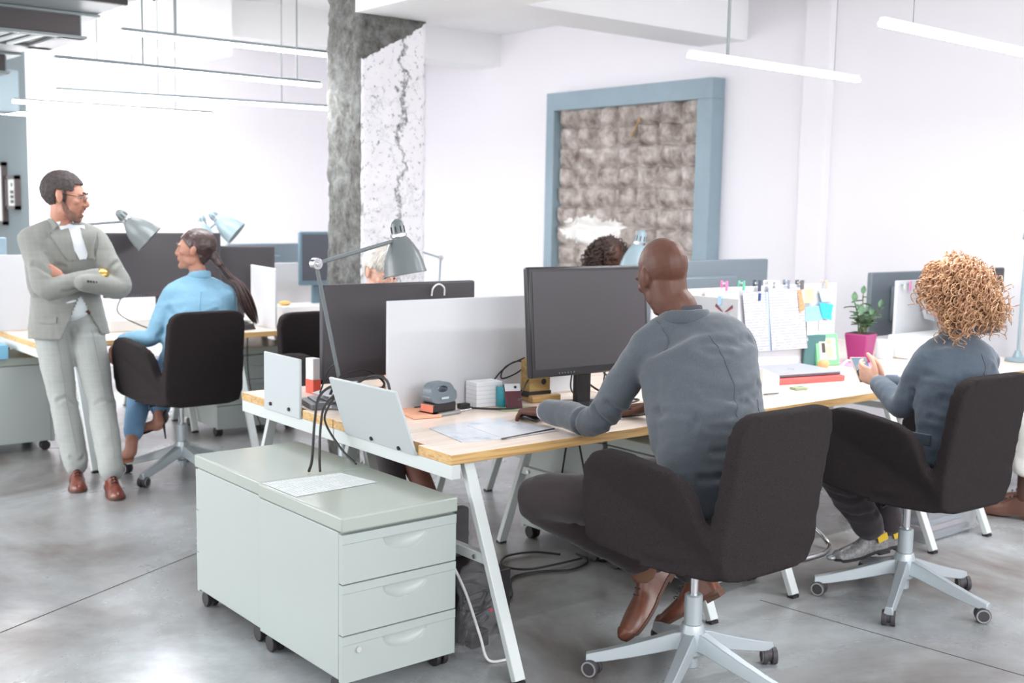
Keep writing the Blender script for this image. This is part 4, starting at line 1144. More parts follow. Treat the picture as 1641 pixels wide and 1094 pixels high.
# ---- the curly haired worker on the right
BLUESUIT = mat('blue_grey_blazer', srgb(82, 92, 104), .85, var=(240, .14), bump=(600, .3, .001), sheen=.25, spec=.2)
J = dict(pelvis=(4.22, 2.42, .62), waist=(4.235, 2.40, .76), chest=(4.26, 2.41, .93), upper=(4.29, 2.43, 1.02), neck=(4.30, 2.45, 1.10), head=(4.262, 2.48, 1.275),
         hipL=(4.13, 2.46, .60), hipR=(4.31, 2.44, .60), shL=(4.150, 2.49, 1.00), shR=(4.45, 2.41, .985),
         elL=(4.165, 2.60, .80), wrL=(4.290, 2.80, .858), elR=(4.56, 2.62, .79), wrR=(4.44, 2.86, .84),
         knL=(4.02, 2.85, .57), anL=(4.27, 2.775, .215), knR=(4.36, 2.88, .56), anR=(4.44, 2.80, .20))
wom, Rm, P, br = person('person with red curly hair in a blue grey blazer, seated looking down at a phone', J, SK_LIGHT, (4.142, 2.53, 0), female=True, hs=.98, fwd=(-.12, .86, -.5), up=(0, .5, .86), neck_r=.05,
    hands=[dict(W=(4.295, 2.805, .862), d=(.05, .95, .35), n=(1, -.05, .15), t=(-.1, -.3, 1), curl=[(20, 30, 20), (30, 35, 20), (38, 40, 25), (45, 42, 25)], s=.93),
           dict(W=(4.44, 2.86, .845), d=(-.35, .85, .25), n=(-.9, -.3, .25), t=(.1, -.3, 1), curl=[(35, 40, 25), (45, 45, 25), (52, 48, 25), (58, 50, 28)], s=.93)])
jm = MB(); jacket(jm, J, [(.185, .140), (.160, .120), (.168, .122), (.155, .100), (.066, .060)], (4.225, 2.41, .60), sl=(.060, .054, .042), sh_r=.052)
jk = garment('blazer', jm, BLUESUIT, wom, voxel=.0082, amp=.0055, freq=(8, 8, 14), seed=8, lines=[(back_line(J, .96, .99, -.12, .06, sag=.025), .014, .006), (back_line(J, .89, .94, -.13, .12, sag=.03), .014, .007), (back_line(J, .84, .83, -.13, .02, sag=.015), .011, .006), (back_line(J, .76, .80, -.06, .12, sag=.01), .012, .005), ([(4.18, 2.46, .93), (4.27, 2.30, .90), (4.38, 2.30, .93)], .013, .006), ([(4.18, 2.42, .86), (4.26, 2.29, .83), (4.38, 2.30, .86)], .013, .007), ([(4.16, 2.42, .78), (4.25, 2.29, .76), (4.36, 2.30, .77)], .012, .006), ([(4.12, 2.52, .88), (4.15, 2.50, .84), (4.20, 2.54, .82)], .011, .007)])
nk = V(J['neck'])
cl = MB().limb([nk+V(-.062, .04, -.005), nk+V(-.064, -.012, .028), nk+V(-.03, -.056, .036), nk+V(.03, -.058, .034), nk+V(.064, -.02, .024), nk+V(.06, .04, -.008)], [(.008, .026)]*6, side=[(-1, .3, 0), (-1, -.2, .0), (-.6, -.9, 0), (.4, -1, 0), (1, -.4, 0), (1, .4, 0)], seg=14)
finish('collar', remesh(cl, .005, 3, jk), BLUESUIT, jk, sharp=0)
seam('back_seam', jk, back_line(J, 1.06, .64, .0, .0, 8), THREAD, jk)
MB().box((4.06, 2.46, .70), (.01, .12, .045)).build('pocket_flap', BLUESUIT, jk, bevel=.003)
tm = MB(); trousers(tm, J, (.092, .076, .062), .93, flare=1.08)
DKTROU = mat('dark_grey_trousers', srgb(62, 56, 60), .85, var=(300, .15), bump=(600, .3, .001), spec=.2, sheen=.2)
garment('trousers', tm, DKTROU, wom, amp=.005, seed=11, lines=[([(4.05, 2.86, .42), (4.08, 2.80, .40), (4.13, 2.78, .40)], .012, .008), ([(4.12, 2.84, .33), (4.16, 2.77, .31), (4.21, 2.74, .31)], .012, .009), ([(4.0, 2.80, .50), (4.05, 2.78, .47), (4.10, 2.80, .46)], .012, .007)])
GREYSH = mat('grey_snake_shoe', srgb(120, 118, 120), .4, var=(80, .5), spec=.6)
YEL = mat('yellow_patch', srgb(222, 186, 44), .6)
def heelpatch(P_, o):
    for q in (-1, 1):
        MB().prism([(.006, .052), (.058, .042), (.064, .072), (.012, .082)], .0, .004, lambda a, z, k, q=q: P_(a, q*(.0385+k+(.0-.010*max(0, (.05-a)/.05))), z+.012)).build('heel_patch', YEL, o)
    MB().ell(P_(.268, 0, .020), (.02, .02, .012)).build('toe_cap', ALU, o)
shoe(wom, J['anL'], (-.90, .40, -.12), (-.10, .1, 1), GREYSH, BLACK, L=.26, wd=.042, heel=.016, laces=False, extra=heelpatch)
shoe(wom, J['anR'], (-.80, .55, -.12), (-.10, .1, 1), GREYSH, BLACK, L=.26, wd=.042, heel=.016, laces=False, extra=heelpatch)
def curls(C, Rm, s, n, m, parent, seed, rx=.145, ry=.15, rz=.14, drop=.10, name='hair', r0=.012, front=.55, turns=(2.5, 4), th=.0042, inner=None):
    rg = random.Random(seed); mb = MB(); C = V(C)
    mb.ell(C+Rm @ V(0, -.03, .03)*s, (rx*.74*s, ry*.74*s, rz*.74*s), Rm, 24, 16)
    mb.ell(C+Rm @ V(0, -.05, -.05)*s, (rx*.70*s, ry*.52*s, rz*.70*s), Rm, 24, 16)
    k = 0
    while k < n:
        th_ = rg.uniform(0, 2*PI); z = rg.uniform(-.75, 1)
        q = V(math.sqrt(1-z*z)*math.cos(th_), math.sqrt(1-z*z)*math.sin(th_), z)
        if q.y > front and q.z < .55: continue
        k += 1
        d0 = V(q.x*rx, q.y*ry-.03, q.z*rz+.02-(.05 if q.z < 0 else 0))*rg.uniform(.62, .92)
        out = V(q.x, q.y, q.z*.4).normalized()
        ax = (out*rg.uniform(.1, .6)+V(0, 0, -1)*rg.uniform(.5, 1.1)+V(rg.uniform(-.4, .4), rg.uniform(-.4, .4), 0)).normalized()
        a = ax.orthogonal().normalized(); b = ax.cross(a); L = rg.uniform(.06, .06+drop); tn = rg.uniform(*turns); ph = rg.uniform(0, 6.28); rr = r0*rg.uniform(.7, 1.25)
        N = int(tn*7); pts = []
        for i in range(N+1):
            u = i/N; e = rr*min(1, .4+u*2)
            pts.append(C+Rm @ (d0+ax*L*u+a*e*math.cos(ph+tn*2*PI*u)+b*e*math.sin(ph+tn*2*PI*u)+V(0, 0, -.03*u*u))*s)
        mb.limb(pts, [th*s*(1-.5*i/N) for i in range(N+1)], seg=5, sub=1, cap=False)
    return mb.build(name, m, parent, sharp=0)
REDHAIR = mat('copper_hair', srgb(232, 186, 144), .4, var=(34, .45, srgb(136, 90, 62)), spec=.6)
curls(J['head'], Rm, 1.0, 900, REDHAIR, wom, 4, rx=.118, ry=.145, rz=.138, drop=.06, th=.0034)

# ---- the worker in the sky blue jacket
SKY = mat('sky_blue_jacket', srgb(132, 176, 202), .8, var=(200, .06), bump=(500, .2, .001), sheen=.15, spec=.25)
J = dict(pelvis=(2.66, 6.27, .62), waist=(2.68, 6.25, .78), chest=(2.72, 6.27, .95), upper=(2.745, 6.29, 1.06), neck=(2.755, 6.30, 1.145), head=(2.742, 6.315, 1.305),
         hipL=(2.57, 6.32, .60), hipR=(2.75, 6.30, .60), shL=(2.605, 6.33, 1.055), shR=(2.90, 6.255, 1.045),
         elL=(2.49, 6.33, .815), wrL=(2.365, 6.47, .785), elR=(2.99, 6.40, .81), wrR=(2.90, 6.66, .78),
         knL=(2.60, 6.76, .57), anL=(2.37, 6.38, .20), knR=(2.74, 6.74, .60), anR=(2.55, 6.42, .33))
wom, Rm, P, br = person('person in a sky blue jacket with a dark ponytail, turned left in the chair', J, SK_TAN, (2.63, 6.28, 0), female=True, hs=.98, fwd=(-.80, .58, .05), up=(.06, -.03, 1), neck_r=.048,
    hands=[dict(W=(2.36, 6.475, .782), d=(-.35, .6, -.62), n=(.2, -.5, -.8), t=(.8, .5, .2), curl=[(25, 20, 12), (28, 22, 12), (30, 24, 14), (34, 26, 14)], s=.92)],
    skin_chains=[([(2.384, 6.402, .225), (2.372, 6.385, .20), (2.355, 6.37, .145), (2.31, 6.40, .128), (2.235, 6.44, .122)], [.032, .034, .036, (.036, .022), (.03, .014)]),
                 ([(2.575, 6.46, .365), (2.553, 6.425, .33), (2.54, 6.40, .29), (2.50, 6.46, .27), (2.44, 6.52, .24)], [.038, .034, .036, (.034, .022), (.03, .014)])])
MB().limb([P(0, .1, -.0605), P(0, .1, -.061)], [(.022, .006)]*2, seg=10, sub=2).build('lips', LIPS, wom) if False else None
br.build('eyebrows', EYED, wom)
jm = MB(); jacket(jm, J, [(.180, .135), (.150, .112), (.160, .118), (.150, .095), (.060, .055)], (2.665, 6.26, .60), sl=(.058, .052, .042), sh_r=.050)
jk = garment('jacket', jm, SKY, wom, voxel=.0085, amp=.005, seed=15, lines=[(back_line(J, .95, .97, -.10, .12, sag=.015), .012, .008), (back_line(J, .87, .88, -.10, .12, sag=.015), .012, .008), ([(2.62, 6.32, .98), (2.60, 6.22, .90), (2.62, 6.16, .80)], .014, .007), ([(2.55, 6.36, .88), (2.53, 6.30, .85), (2.50, 6.28, .82)], .011, .008), ([(2.66, 6.15, .88), (2.75, 6.12, .85), (2.84, 6.15, .88)], .014, .006)])
nk = V(J['neck'])
cl = MB().limb([nk+V(-.06, .03, -.02), nk+V(-.056, -.02, .012), nk+V(-.02, -.055, .022), nk+V(.03, -.054, .02), nk+V(.06, -.012, .010), nk+V(.055, .04, -.02)], [(.008, .024)]*6, side=[(-1, .3, 0), (-1, -.2, .0), (-.6, -.9, 0), (.4, -1, 0), (1, -.4, 0), (1, .4, 0)], seg=14)
finish('collar', remesh(cl, .005, 3, jk), SKY, jk, sharp=0)
seam('back_seam', jk, back_line(J, 1.09, .64, .0, .0, 8), mat('sky_thread', srgb(96, 140, 176), .9), jk)
tm = MB(); trousers(tm, J, (.088, .070, .054), .86, flare=1.05)
garment('trousers', tm, mat('blue_trousers', srgb(110, 150, 186), .85, var=(200, .08), sheen=.2), wom, amp=.004, seed=18)
DKHAIR = mat('dark_brown_hair', srgb(66, 48, 46), .38, var=(40, .35), spec=.6, stretch=(1, 1, 1))
hr = hair_cap(J['head'], Rm, .98, lambda x, y, z: z > (.060-.0*y if y > .066 else (.060-(.066-y)*1.05 if y > .012 else (.006 if y > -.020 else -.006-(-.020-y)*2.2))), DKHAIR, wom, thick=.009, jaw=True,
    extra=lambda mb, Q: mb.limb([Q(0, -.10, -.02), Q(.0, -.125, -.05), Q(0, -.14, -.075)], [.028, .026, .024]))
pt = MB()
PB = P(0, -.14, -.07)
rg = random.Random(5)
for i in range(46):
    o1, o2 = V(rg.gauss(0, .008), rg.gauss(0, .008), rg.gauss(0, .008)), V(rg.gauss(0, .015), rg.gauss(0, .013), rg.gauss(0, .010))
    pt.limb([PB+o1*.6, V(2.90, 6.24, 1.165)+o1*.7, V(2.965, 6.20, 1.09)+o2*.7, V(3.01, 6.19, .98)+o2*.9, V(3.06, 6.19, .875)+o2*.35], [.007, .009, .009, .006, .001], seg=6, sub=4)
pt.build('ponytail', DKHAIR, hr, sharp=0)
st = MB(); st.limb([(2.57, 6.38, .36), (2.585, 6.40, .30), (2.50, 6.44, .245), (2.44, 6.51, .222)], [(.03, .006)]*4, seg=10); st.cyl((2.560, 6.375, .30), (2.568, 6.37, .205), .008, .004, n=10)
st.build('heeled_sandal', BLACK, wom)
st = MB(); st.limb([(2.37, 6.36, .118), (2.31, 6.40, .108), (2.225, 6.445, .105)], [(.032, .006)]*3, seg=10)
st.build('heeled_sandal', mat('tan_leather', srgb(140, 92, 70), .5), wom)

# ---- the standing man in the pale suit
PALE = check_mat('pale_check_suit', srgb(130, 131, 126), srgb(147, 148, 144), 34, .2)
SHIRT = mat('white_shirt', srgb(216, 222, 226), .75, bump=(30, .2, .004))
J = dict(pelvis=(2.115, 6.66, .93), waist=(2.105, 6.64, 1.08), chest=(2.085, 6.59, 1.25), upper=(2.075, 6.56, 1.36), neck=(2.066, 6.55, 1.455), head=(2.078, 6.515, 1.597),
         hipR=(2.02, 6.67, .90), hipL=(2.20, 6.62, .90), shR=(1.905, 6.58, 1.355), shL=(2.235, 6.49, 1.355),
         elR=(1.945, 6.43, 1.095), wrR=(2.205, 6.355, 1.165), elL=(2.325, 6.38, 1.095), wrL=(2.075, 6.30, 1.135),
         knR=(2.045, 6.54, .45), anR=(2.065, 6.40, .105), knL=(2.215, 6.42, .45), anL=(2.165, 6.13, .105))
gent, Rm, P, br = person('person standing in a pale check suit, arms crossed, leaning on the rear desk', J, SK_TAN, (2.10, 6.3, 0), hs=1.10, fwd=(.84, -.54, -.12), up=(.10, -.06, 1), neck_r=.056,
    hands=[dict(W=(2.02, 6.425, 1.155), d=(-.72, .12, .42), n=(.1, 1, .1), t=(.6, 0, .8), curl=[(20, 22, 14)]*4, s=.84, thumb=(.95, .2, .3, 10, 10)),
           dict(W=(2.235, 6.38, 1.168), d=(.55, .80, .05), n=(0, 1, 0), t=(-.2, 0, 1), curl=[(10, 14, 10)]*4, s=.95, thumb=(.95, .25, .1, 8, 8))])
br.build('eyebrows', EYED, gent)
jm = MB(); jacket(jm, J, [(.222, .158), (.186, .130), (.198, .135), (.178, .112), (.070, .062)], (2.12, 6.635, .80), sl=(.068, .064, .047), sh_r=.058)
jk = garment('suit_jacket', jm, PALE, gent, voxel=.0085, amp=.004, seed=21, lines=[([(1.90, 6.47, 1.22), (1.94, 6.42, 1.18), (2.0, 6.42, 1.16)], .012, .009), ([(1.95, 6.48, 1.27), (2.0, 6.45, 1.22), (2.04, 6.44, 1.2)], .012, .008), ([(2.30, 6.40, 1.22), (2.26, 6.38, 1.18), (2.2, 6.36, 1.17)], .012, .008), ([(2.0, 6.40, 1.10), (2.05, 6.36, 1.09), (2.1, 6.33, 1.1)], .010, .006), ([(1.98, 6.53, 1.03), (2.05, 6.51, 1.01), (2.12, 6.50, 1.02)], .012, .006)])
def cut_cloth(o, test, th=.005):
    off = wmat(o).translation
    bm = bmesh.new(); bm.from_mesh(o.data)
    bmesh.ops.delete(bm, geom=[v for v in bm.verts if test(v.co+off)], context='VERTS')
    bm.to_mesh(o.data); bm.free(); o.data.update()
    so = o.modifiers.new('thickness', 'SOLIDIFY'); so.thickness = th; so.offset = -1
def opening(p):
    if p.z < .80+.05*(p.x-2.0): return True
    t = (1.035-p.z)/.235
    return t > 0 and p.y < 6.60 and 2.145-.11*t-.004 < p.x < 2.145+.115*t+.004
cut_cloth(jk, opening)
# shirt front, lapels, collar: laid on the jacket front
def lay(name, cloth, poly, m, th=.006, parent=None, n=10, lift=.001, away=None):
    """cut piece of cloth lying on another; poly = 4 corners (a,b,c,d) in the world"""
    iv = wmat(cloth).inverted(); me = cloth.data
    bv = BVHTree.FromPolygons([v.co for v in me.vertices], [tuple(p.vertices) for p in me.polygons])
    a, b, c, d = [iv @ V(p) for p in poly]; fr, bk = {}, {}
    def pt(u, v):
        k = (round(u, 4), round(v, 4))
        if k not in fr:
            p = a.lerp(b, u).lerp(d.lerp(c, u), v); q, nn, i, ds = bv.find_nearest(p)
            fr[k] = q+nn*(th+lift); bk[k] = q-nn*.004
        return k
    mb = MB().grid(lambda u, v: fr[pt(u, v)], n, n*2, back=lambda u, v: bk[pt(u, v)])
    return mb.build(name, m, parent or cloth, local=True, sharp=60)
lay('shirt', jk, [(2.125, 6.44, 1.25), (2.165, 6.42, 1.25), (2.16, 6.455, 1.45), (2.02, 6.475, 1.45)], SHIRT, .004, gent)
sh_ = MB().limb([(2.12, 6.60, .985), (2.11, 6.60, 1.08), (2.10, 6.59, 1.16)], [(.135, .098), (.105, .080), (.10, .07)], side=(1, -.2, 0), seg=28); garment('shirt', sh_, SHIRT, gent, voxel=.01, amp=.003)
lay('lapel', jk, [(2.065, 6.46, 1.25), (2.105, 6.44, 1.25), (2.075, 6.46, 1.43), (1.99, 6.50, 1.38)], PALE, .010)
lay('lapel', jk, [(2.17, 6.42, 1.25), (2.205, 6.42, 1.25), (2.225, 6.46, 1.38), (2.135, 6.455, 1.43)], PALE, .010)
LINING = mat('dark_lining', srgb(64, 60, 62), .8)
if False: lay('lining', jk, [(2.235, 6.50, .80), (2.262, 6.49, .80), (2.175, 6.50, 1.0), (2.165, 6.50, 1.0)], LINING, .006)
if False: seam('front_edge', jk, [(2.125, 6.49, 1.02), (2.10, 6.50, .93), (2.04, 6.50, .83), (1.99, 6.52, .795)], mat('suit_shadow', srgb(104, 104, 100), .9), jk, r=.002)
if False: seam('hem_line', jk, [(1.92, 6.62, .79), (1.94, 6.56, .78), (1.99, 6.52, .79)], mat('suit_shadow', srgb(104, 104, 100), .9), jk, r=.002)
lay('pocket_flap', jk, [(1.93, 6.58, .895), (2.02, 6.53, .89), (2.02, 6.53, .93), (1.93, 6.58, .935)], PALE, .005)
nk = V(J['neck'])
MB().limb([nk+V(-.055, .045, .0), nk+V(-.060, -.02, .012), nk+V(-.030, -.058, -.006)], [(.005, .018)]*3, side=[(-1, .3, 0), (-1, -.3, .0), (-.5, -.9, 0)], seg=12).build('shirt_collar', SHIRT, gent)
MB().limb([nk+V(.05, .045, .0), nk+V(.062, -.015, .010), nk+V(.048, -.052, -.004)], [(.005, .018)]*3, side=[(1, .4, 0), (1, -.3, 0), (.4, -1, 0)], seg=12).build('shirt_collar', SHIRT, gent)
MB().limb([nk+V(-.068, .04, -.02), nk+V(-.070, -.015, .0), nk+V(-.05, -.055, -.03)], [(.006, .022)]*3, side=[(-1, .3, 0), (-1, -.2, .0), (-.6, -.9, 0)], seg=12).build('jacket_collar', PALE, jk)
MB().limb([nk+V(.068, .03, -.02), nk+V(.072, -.02, -.005), nk+V(.06, -.05, -.035)], [(.006, .022)]*3, side=[(1, .3, 0), (1, -.3, 0), (.7, -.9, 0)], seg=12).build('jacket_collar', PALE, jk)
tm = MB(); trousers(tm, J, (.098, .074, .062), .97, pel=(.165, .115), flare=1.05)
tr = garment('trousers', tm, check_mat('pale_check_trousers', srgb(154, 158, 155), srgb(170, 173, 170), 34, .2), gent, voxel=.0085, amp=.004, seed=24, lines=[([(1.99, 6.47, .47), (2.05, 6.45, .49), (2.11, 6.46, .46)], .012, .008), ([(2.15, 6.34, .47), (2.21, 6.33, .48), (2.28, 6.35, .46)], .012, .008), ([(2.0, 6.34, .17), (2.06, 6.31, .15), (2.12, 6.32, .17)], .011, .008), ([(2.10, 6.52, .86), (2.16, 6.50, .84), (2.24, 6.52, .83)], .014, .007)])
seam('crease', tr, [(2.02, 6.55, .85), (2.035, 6.45, .6), (2.04, 6.44, .45), (2.055, 6.33, .2)], mat('pale_thread', srgb(140, 142, 138), .9), tr, r=.002)
seam('crease', tr, [(2.20, 6.50, .85), (2.215, 6.36, .6), (2.215, 6.33, .45), (2.175, 6.08, .2)], mat('pale_thread', srgb(140, 142, 138), .9), tr, r=.002)
seam('lapel_shadow', jk, [(1.99, 6.50, 1.40), (2.02, 6.47, 1.34), (2.09, 6.44, 1.24)], mat('suit_shadow', srgb(104, 104, 100), .9), jk, r=.002)  # dark line along each lapel, drawn in as its shadow
seam('lapel_shadow', jk, [(2.225, 6.46, 1.39), (2.225, 6.43, 1.33), (2.19, 6.42, 1.24)], mat('suit_shadow', srgb(104, 104, 100), .9), jk, r=.002)
lay('belt', tr, [(2.09, 6.50, .965), (2.22, 6.49, .965), (2.22, 6.49, .995), (2.09, 6.50, .995)], mat('belt_brown', srgb(96, 56, 46), .5), .022, gent)
TANL = mat('tan_leather_shoe', srgb(112, 54, 40), .3, var=(18, .3), spec=.6)
shoe(gent, J['anR'], (-.30, -1, 0), (0, 0, 1), TANL, BROWNS, L=.29, heel=.02)
shoe(gent, J['anL'], (-.22, -1, 0), (0, 0, 1), TANL, BROWNS, L=.29, heel=.02)
MB().limb([(2.165, 6.135, .17), (2.165, 6.13, .11)], [.044, .045], sub=3).build('ankle', SK_LIGHT, gent) if False else None
SHORTH = mat('short_dark_hair', srgb(64, 56, 56), .7, var=(60, .3), spec=.3)
hair_cap(J['head'], Rm, 1.10, lambda x, y, z: z > (.066 if y > .058 else (.03 if y > .028 else (-.03 if y > .008 else (.03 if y > -.026 and abs(x) > .055 else -.075)))), SHORTH, gent, thick=.009, wob=.003)
bd = MB()   # trimmed beard
for q in (-1, 1):
    bd.limb([P(q*.070, .012, -.03), P(q*.057, .030, -.066), P(q*.038, .062, -.094), P(0, .082, -.106)], [(.012, .007), (.020, .010), (.022, .012), (.018, .012)], side=tuple(Rm @ V(0, 0, 1)), seg=12)
    bd.limb([P(0, .1045, -.048), P(q*.018, .1005, -.050), P(q*.028, .090, -.066)], [(.004, .005)]*3, seg=8)
bd.limb([P(-.015, .088, -.088), P(.015, .088, -.088)], [.011, .011], seg=10, sub=2)
finish('beard', remesh(bd, .0042, 3, gent), mat('beard_brown', srgb(120, 88, 76), .8, var=(60, .3)), gent, sharp=0)
gl = MB()
for q in (-1, 1):
    gl.limb([P(q*.033+.021*math.cos(a), .106, .002+.019*math.sin(a)) for a in [2*PI*i/16 for i in range(17)]], [.0016]*17, seg=6, sub=1, cap=False)
    gl.tube([P(q*.054, .104, .006), P(q*.076, .06, .010), P(q*.081, -.005, .012)], .0016)
gl.tube([P(-.012, .108, .004), P(0, .111, .007), P(.012, .108, .004)], .0016)
gl.build('glasses', EYED, gent)
wt = MB(); d_ = (V(J['wrR'])-V(J['elR'])).normalized()
wt.limb([V(J['wrR'])-d_*.012, V(J['wrR'])+d_*.008], [.041, .041], seg=18, sub=1); wt.build('watch', mat('gold', srgb(190, 160, 90), .3, .8), gent)
bt = MB()
d2 = (V(J['wrL'])-V(J['elL'])).normalized()
for k in range(4): bt.ell(V(J['wrL'])-d2*(.035+.017*k)+V(0, -.046, .012), (.008, .008, .008), None, 10, 8)
bt.build('cuff_buttons', EYED, jk)

# ---- the white haired worker behind the wide monitor
DKCL = mat('dark_clothes', srgb(56, 50, 54), .85, sheen=.2)
J = dict(pelvis=(3.17, 5.26, .62), waist=(3.17, 5.27, .78), chest=(3.19, 5.26, .95), upper=(3.22, 5.24, 1.03), neck=(3.24, 5.22, 1.085), head=(3.275, 5.17, 1.225),
         hipR=(3.08, 5.24, .60), hipL=(3.26, 5.24, .60), shR=(3.06, 5.24, 1.0), shL=(3.40, 5.20, 1.0),
         elR=(2.98, 5.06, .82), wrR=(3.03, 4.80, .78), elL=(3.48, 5.05, .82), wrL=(3.40, 4.80, .78),
         knR=(3.02, 4.80, .56), anR=(3.02, 4.62, .12), knL=(3.10, 4.78, .50), anL=(3.13, 4.45, .115))
wh, Rm, P, br = person('person with short white hair and glasses, seen just above the wide monitor', J, SK_LIGHT, (3.13, 5.3, 0), female=True, hs=1.0, fwd=(.10, -.93, -.36), up=(.10, -.36, .93), neck_r=.05,
    hands=[dict(W=(3.03, 4.79, .775), d=(.1, -1, -.1), n=(0, 0, -1), t=(1, 0, 0), curl=[c1]*4, s=.93)], skin_chains=[([(3.11, 4.72, .42), (3.12, 4.56, .26), (3.13, 4.45, .12)], [.048, .046, .034])])
br.build('eyebrows', mat('pale_brow', srgb(190, 170, 150), .8), wh)
jm = MB(); jacket(jm, J, [(.175, .13), (.155, .115), (.160, .118), (.150, .095), (.06, .055)], (3.17, 5.26, .62), sl=(.058, .05, .04), sh_r=.05)
garment('dark_top', jm, DKCL, wh, voxel=.012, amp=.003)
MB().limb([(3.105, 4.735, .45), (3.12, 4.56, .26), (3.13, 4.45, .13)], [.054, .054, .040], seg=16).build('brown_stocking', mat('brown_stocking', srgb(112, 72, 62), .7), wh)
tq = MB(); tq.limb([(3.04, 5.2, .6), (3.02, 4.80, .56), (3.02, 4.66, .3), (3.02, 4.62, .14)], [.09, .075, .066, .06]); garment('trouser_leg', tq, DKCL, wh, voxel=.012, amp=.003)
sk = MB(); sk.limb([(3.17, 5.26, .66), (3.13, 5.05, .61), (3.07, 4.83, .55), (3.065, 4.72, .47)], [(.18, .12), (.175, .10), (.155, .09), (.14, .06)], side=(1, 0, 0), seg=24)
garment('skirt', sk, DKCL, wh, voxel=.012, amp=.003)
shoe(wh, J['anR'], (.1, -1, 0), (0, 0, 1), BLACKG, BLACK, L=.25, wd=.04, laces=False)
shoe(wh, J['anL'], (.5, -1, 0), (0, 0, 1), BLACKG, BLACK, L=.25, wd=.04, laces=False)
WHAIR = mat('white_hair', srgb(200, 194, 187), .5, var=(30, .2), spec=.4)
hr = hair_cap(J['head'], Rm, 1.0, lambda x, y, z: z > (.052 if y > .05 else (.03 if y > .02 else (.0 if y > .0 else -.09))) and not (abs(x) > .06 and -.03 < y < .02 and z < .02), WHAIR, wh, thick=.012)
ws = MB(); rg = random.Random(9)
for i in range(260):
    a = rg.uniform(-1.2, 1.2); q0 = rg.uniform(-.06, .055)
    x0 = -.03+rg.uniform(-.015, .015)
    e = rg.choice((-1, 1)) if rg.random() < .35 else 1
    ws.limb([P(x0, q0, .132+rg.uniform(-.004, .006)), P(x0+e*.045, q0+.015, .126+rg.uniform(-.006, .008)), P(x0+e*.082, q0+.03, .088+rg.uniform(-.01, .012)), P(x0+e*(.100 if e > 0 else .062), q0+.035+rg.uniform(0, .015), .045+rg.uniform(-.02, .02))], [.003, .0045, .004, .0012], seg=5, sub=3, cap=False)
ws.build('hair_strands', WHAIR, hr, sharp=0)
gl = MB()
for q in (-1, 1):
    gl.limb([P(q*.033+.024*math.cos(a), .108, -.004+.020*math.sin(a)) for a in [2*PI*i/16 for i in range(17)]], [.0018]*17, seg=6, sub=1, cap=False)
    gl.tube([P(q*.057, .104, .004), P(q*.078, .06, .008), P(q*.082, -.005, .010)], .0016)
gl.tube([P(-.012, .109, .0), P(0, .112, .003), P(.012, .109, .0)], .0016)
gl.build('glasses', CHROME, wh)

# ---- the dark curly haired worker behind the bald man's screen
J = dict(pelvis=(5.12, 5.42, .62), waist=(5.11, 5.42, .78), chest=(5.09, 5.38, .96), upper=(5.07, 5.35, 1.05), neck=(5.06, 5.32, 1.12), head=(5.04, 5.26, 1.275),
         hipR=(5.03, 5.40, .60), hipL=(5.21, 5.40, .60), shR=(4.90, 5.36, 1.02), shL=(5.23, 5.34, 1.02),
         elR=(4.84, 5.15, .82), wrR=(4.90, 4.88, .78), elL=(5.3, 5.12, .82), wrL=(5.24, 4.86, .78),
         knR=(5.02, 4.96, .56), anR=(5.02, 4.9, .12), knL=(5.22, 4.95, .56), anL=(5.22, 4.88, .12))
dk, Rm, P, br = person('person with dark curly hair, only the hair showing above the bald man screen', J, SK_BROWN, (5.15, 5.45, 0), female=True, hs=.98, fwd=(-.1, -.95, -.25), up=(0, -.25, .95), face=False)
jm = MB(); jacket(jm, J, [(.175, .13), (.155, .115), (.160, .118), (.150, .095), (.06, .055)], (5.12, 5.42, .62), sl=(.058, .05, .04), sh_r=.05)
garment('dark_top', jm, DKCL, dk, voxel=.013, amp=.003)
tm = MB(); trousers(tm, J, (.09, .07, .056), .95); garment('trousers', tm, DKCL, dk, voxel=.013, amp=.003)
for s in 'LR': shoe(dk, J['an'+s], (0, -1, 0), (0, 0, 1), BLACKG, BLACK, L=.25, wd=.04, laces=False)
curls(J['head'], Rm, 1.0, 420, mat('dark_curly_hair', srgb(70, 54, 48), .45, var=(40, .4), spec=.5), dk, 14, rx=.135, ry=.135, rz=.135, drop=.05)

# ---- the worker at the right edge: trouser leg, ankle and shoe reach into the view
J = dict(pelvis=(6.10, 2.32, .62), waist=(6.12, 2.31, .78), chest=(6.15, 2.34, .96), upper=(6.16, 2.37, 1.05), neck=(6.17, 2.40, 1.12), head=(6.18, 2.44, 1.27),
         hipL=(6.01, 2.36, .60), hipR=(6.19, 2.34, .60), shL=(6.0, 2.40, 1.02), shR=(6.33, 2.34, 1.02),
         elL=(5.99, 2.58, .84), wrL=(6.08, 2.84, .80), elR=(6.40, 2.56, .82), wrR=(6.32, 2.83, .80),
         knL=(5.80, 2.82, .56), anL=(5.80, 2.88, .12), knR=(6.08, 2.84, .57), anR=(6.05, 2.95, .12))
ed, Rm, P, br = person('person at the right edge, only a pale trouser leg, bare ankle and brown shoe showing', J, SK_DEEP, (6.08, 2.3, 0), hs=1.0, fwd=(0, 1, -.2), up=(0, .2, 1), face=False)
jm = MB(); jacket(jm, J, [(.185, .135), (.165, .12), (.18, .125), (.165, .10), (.065, .06)], (6.10, 2.32, .62), sl=(.06, .052, .042), sh_r=.052)
garment('pale_top', jm, SHIRT, ed, voxel=.013, amp=.003)
tm = MB(); trousers(tm, J, (.095, .074, .066), .72, flare=1.12); garment('trousers', tm, mat('cream_trousers', srgb(214, 212, 208), .85, var=(120, .06)), ed, voxel=.010, amp=.004)
for s in 'LR': shoe(ed, J['an'+s], (-.25, 1, 0), (0, 0, 1), mat('dark_brown_shoe', srgb(96, 66, 56), .4), BROWNS, L=.29)
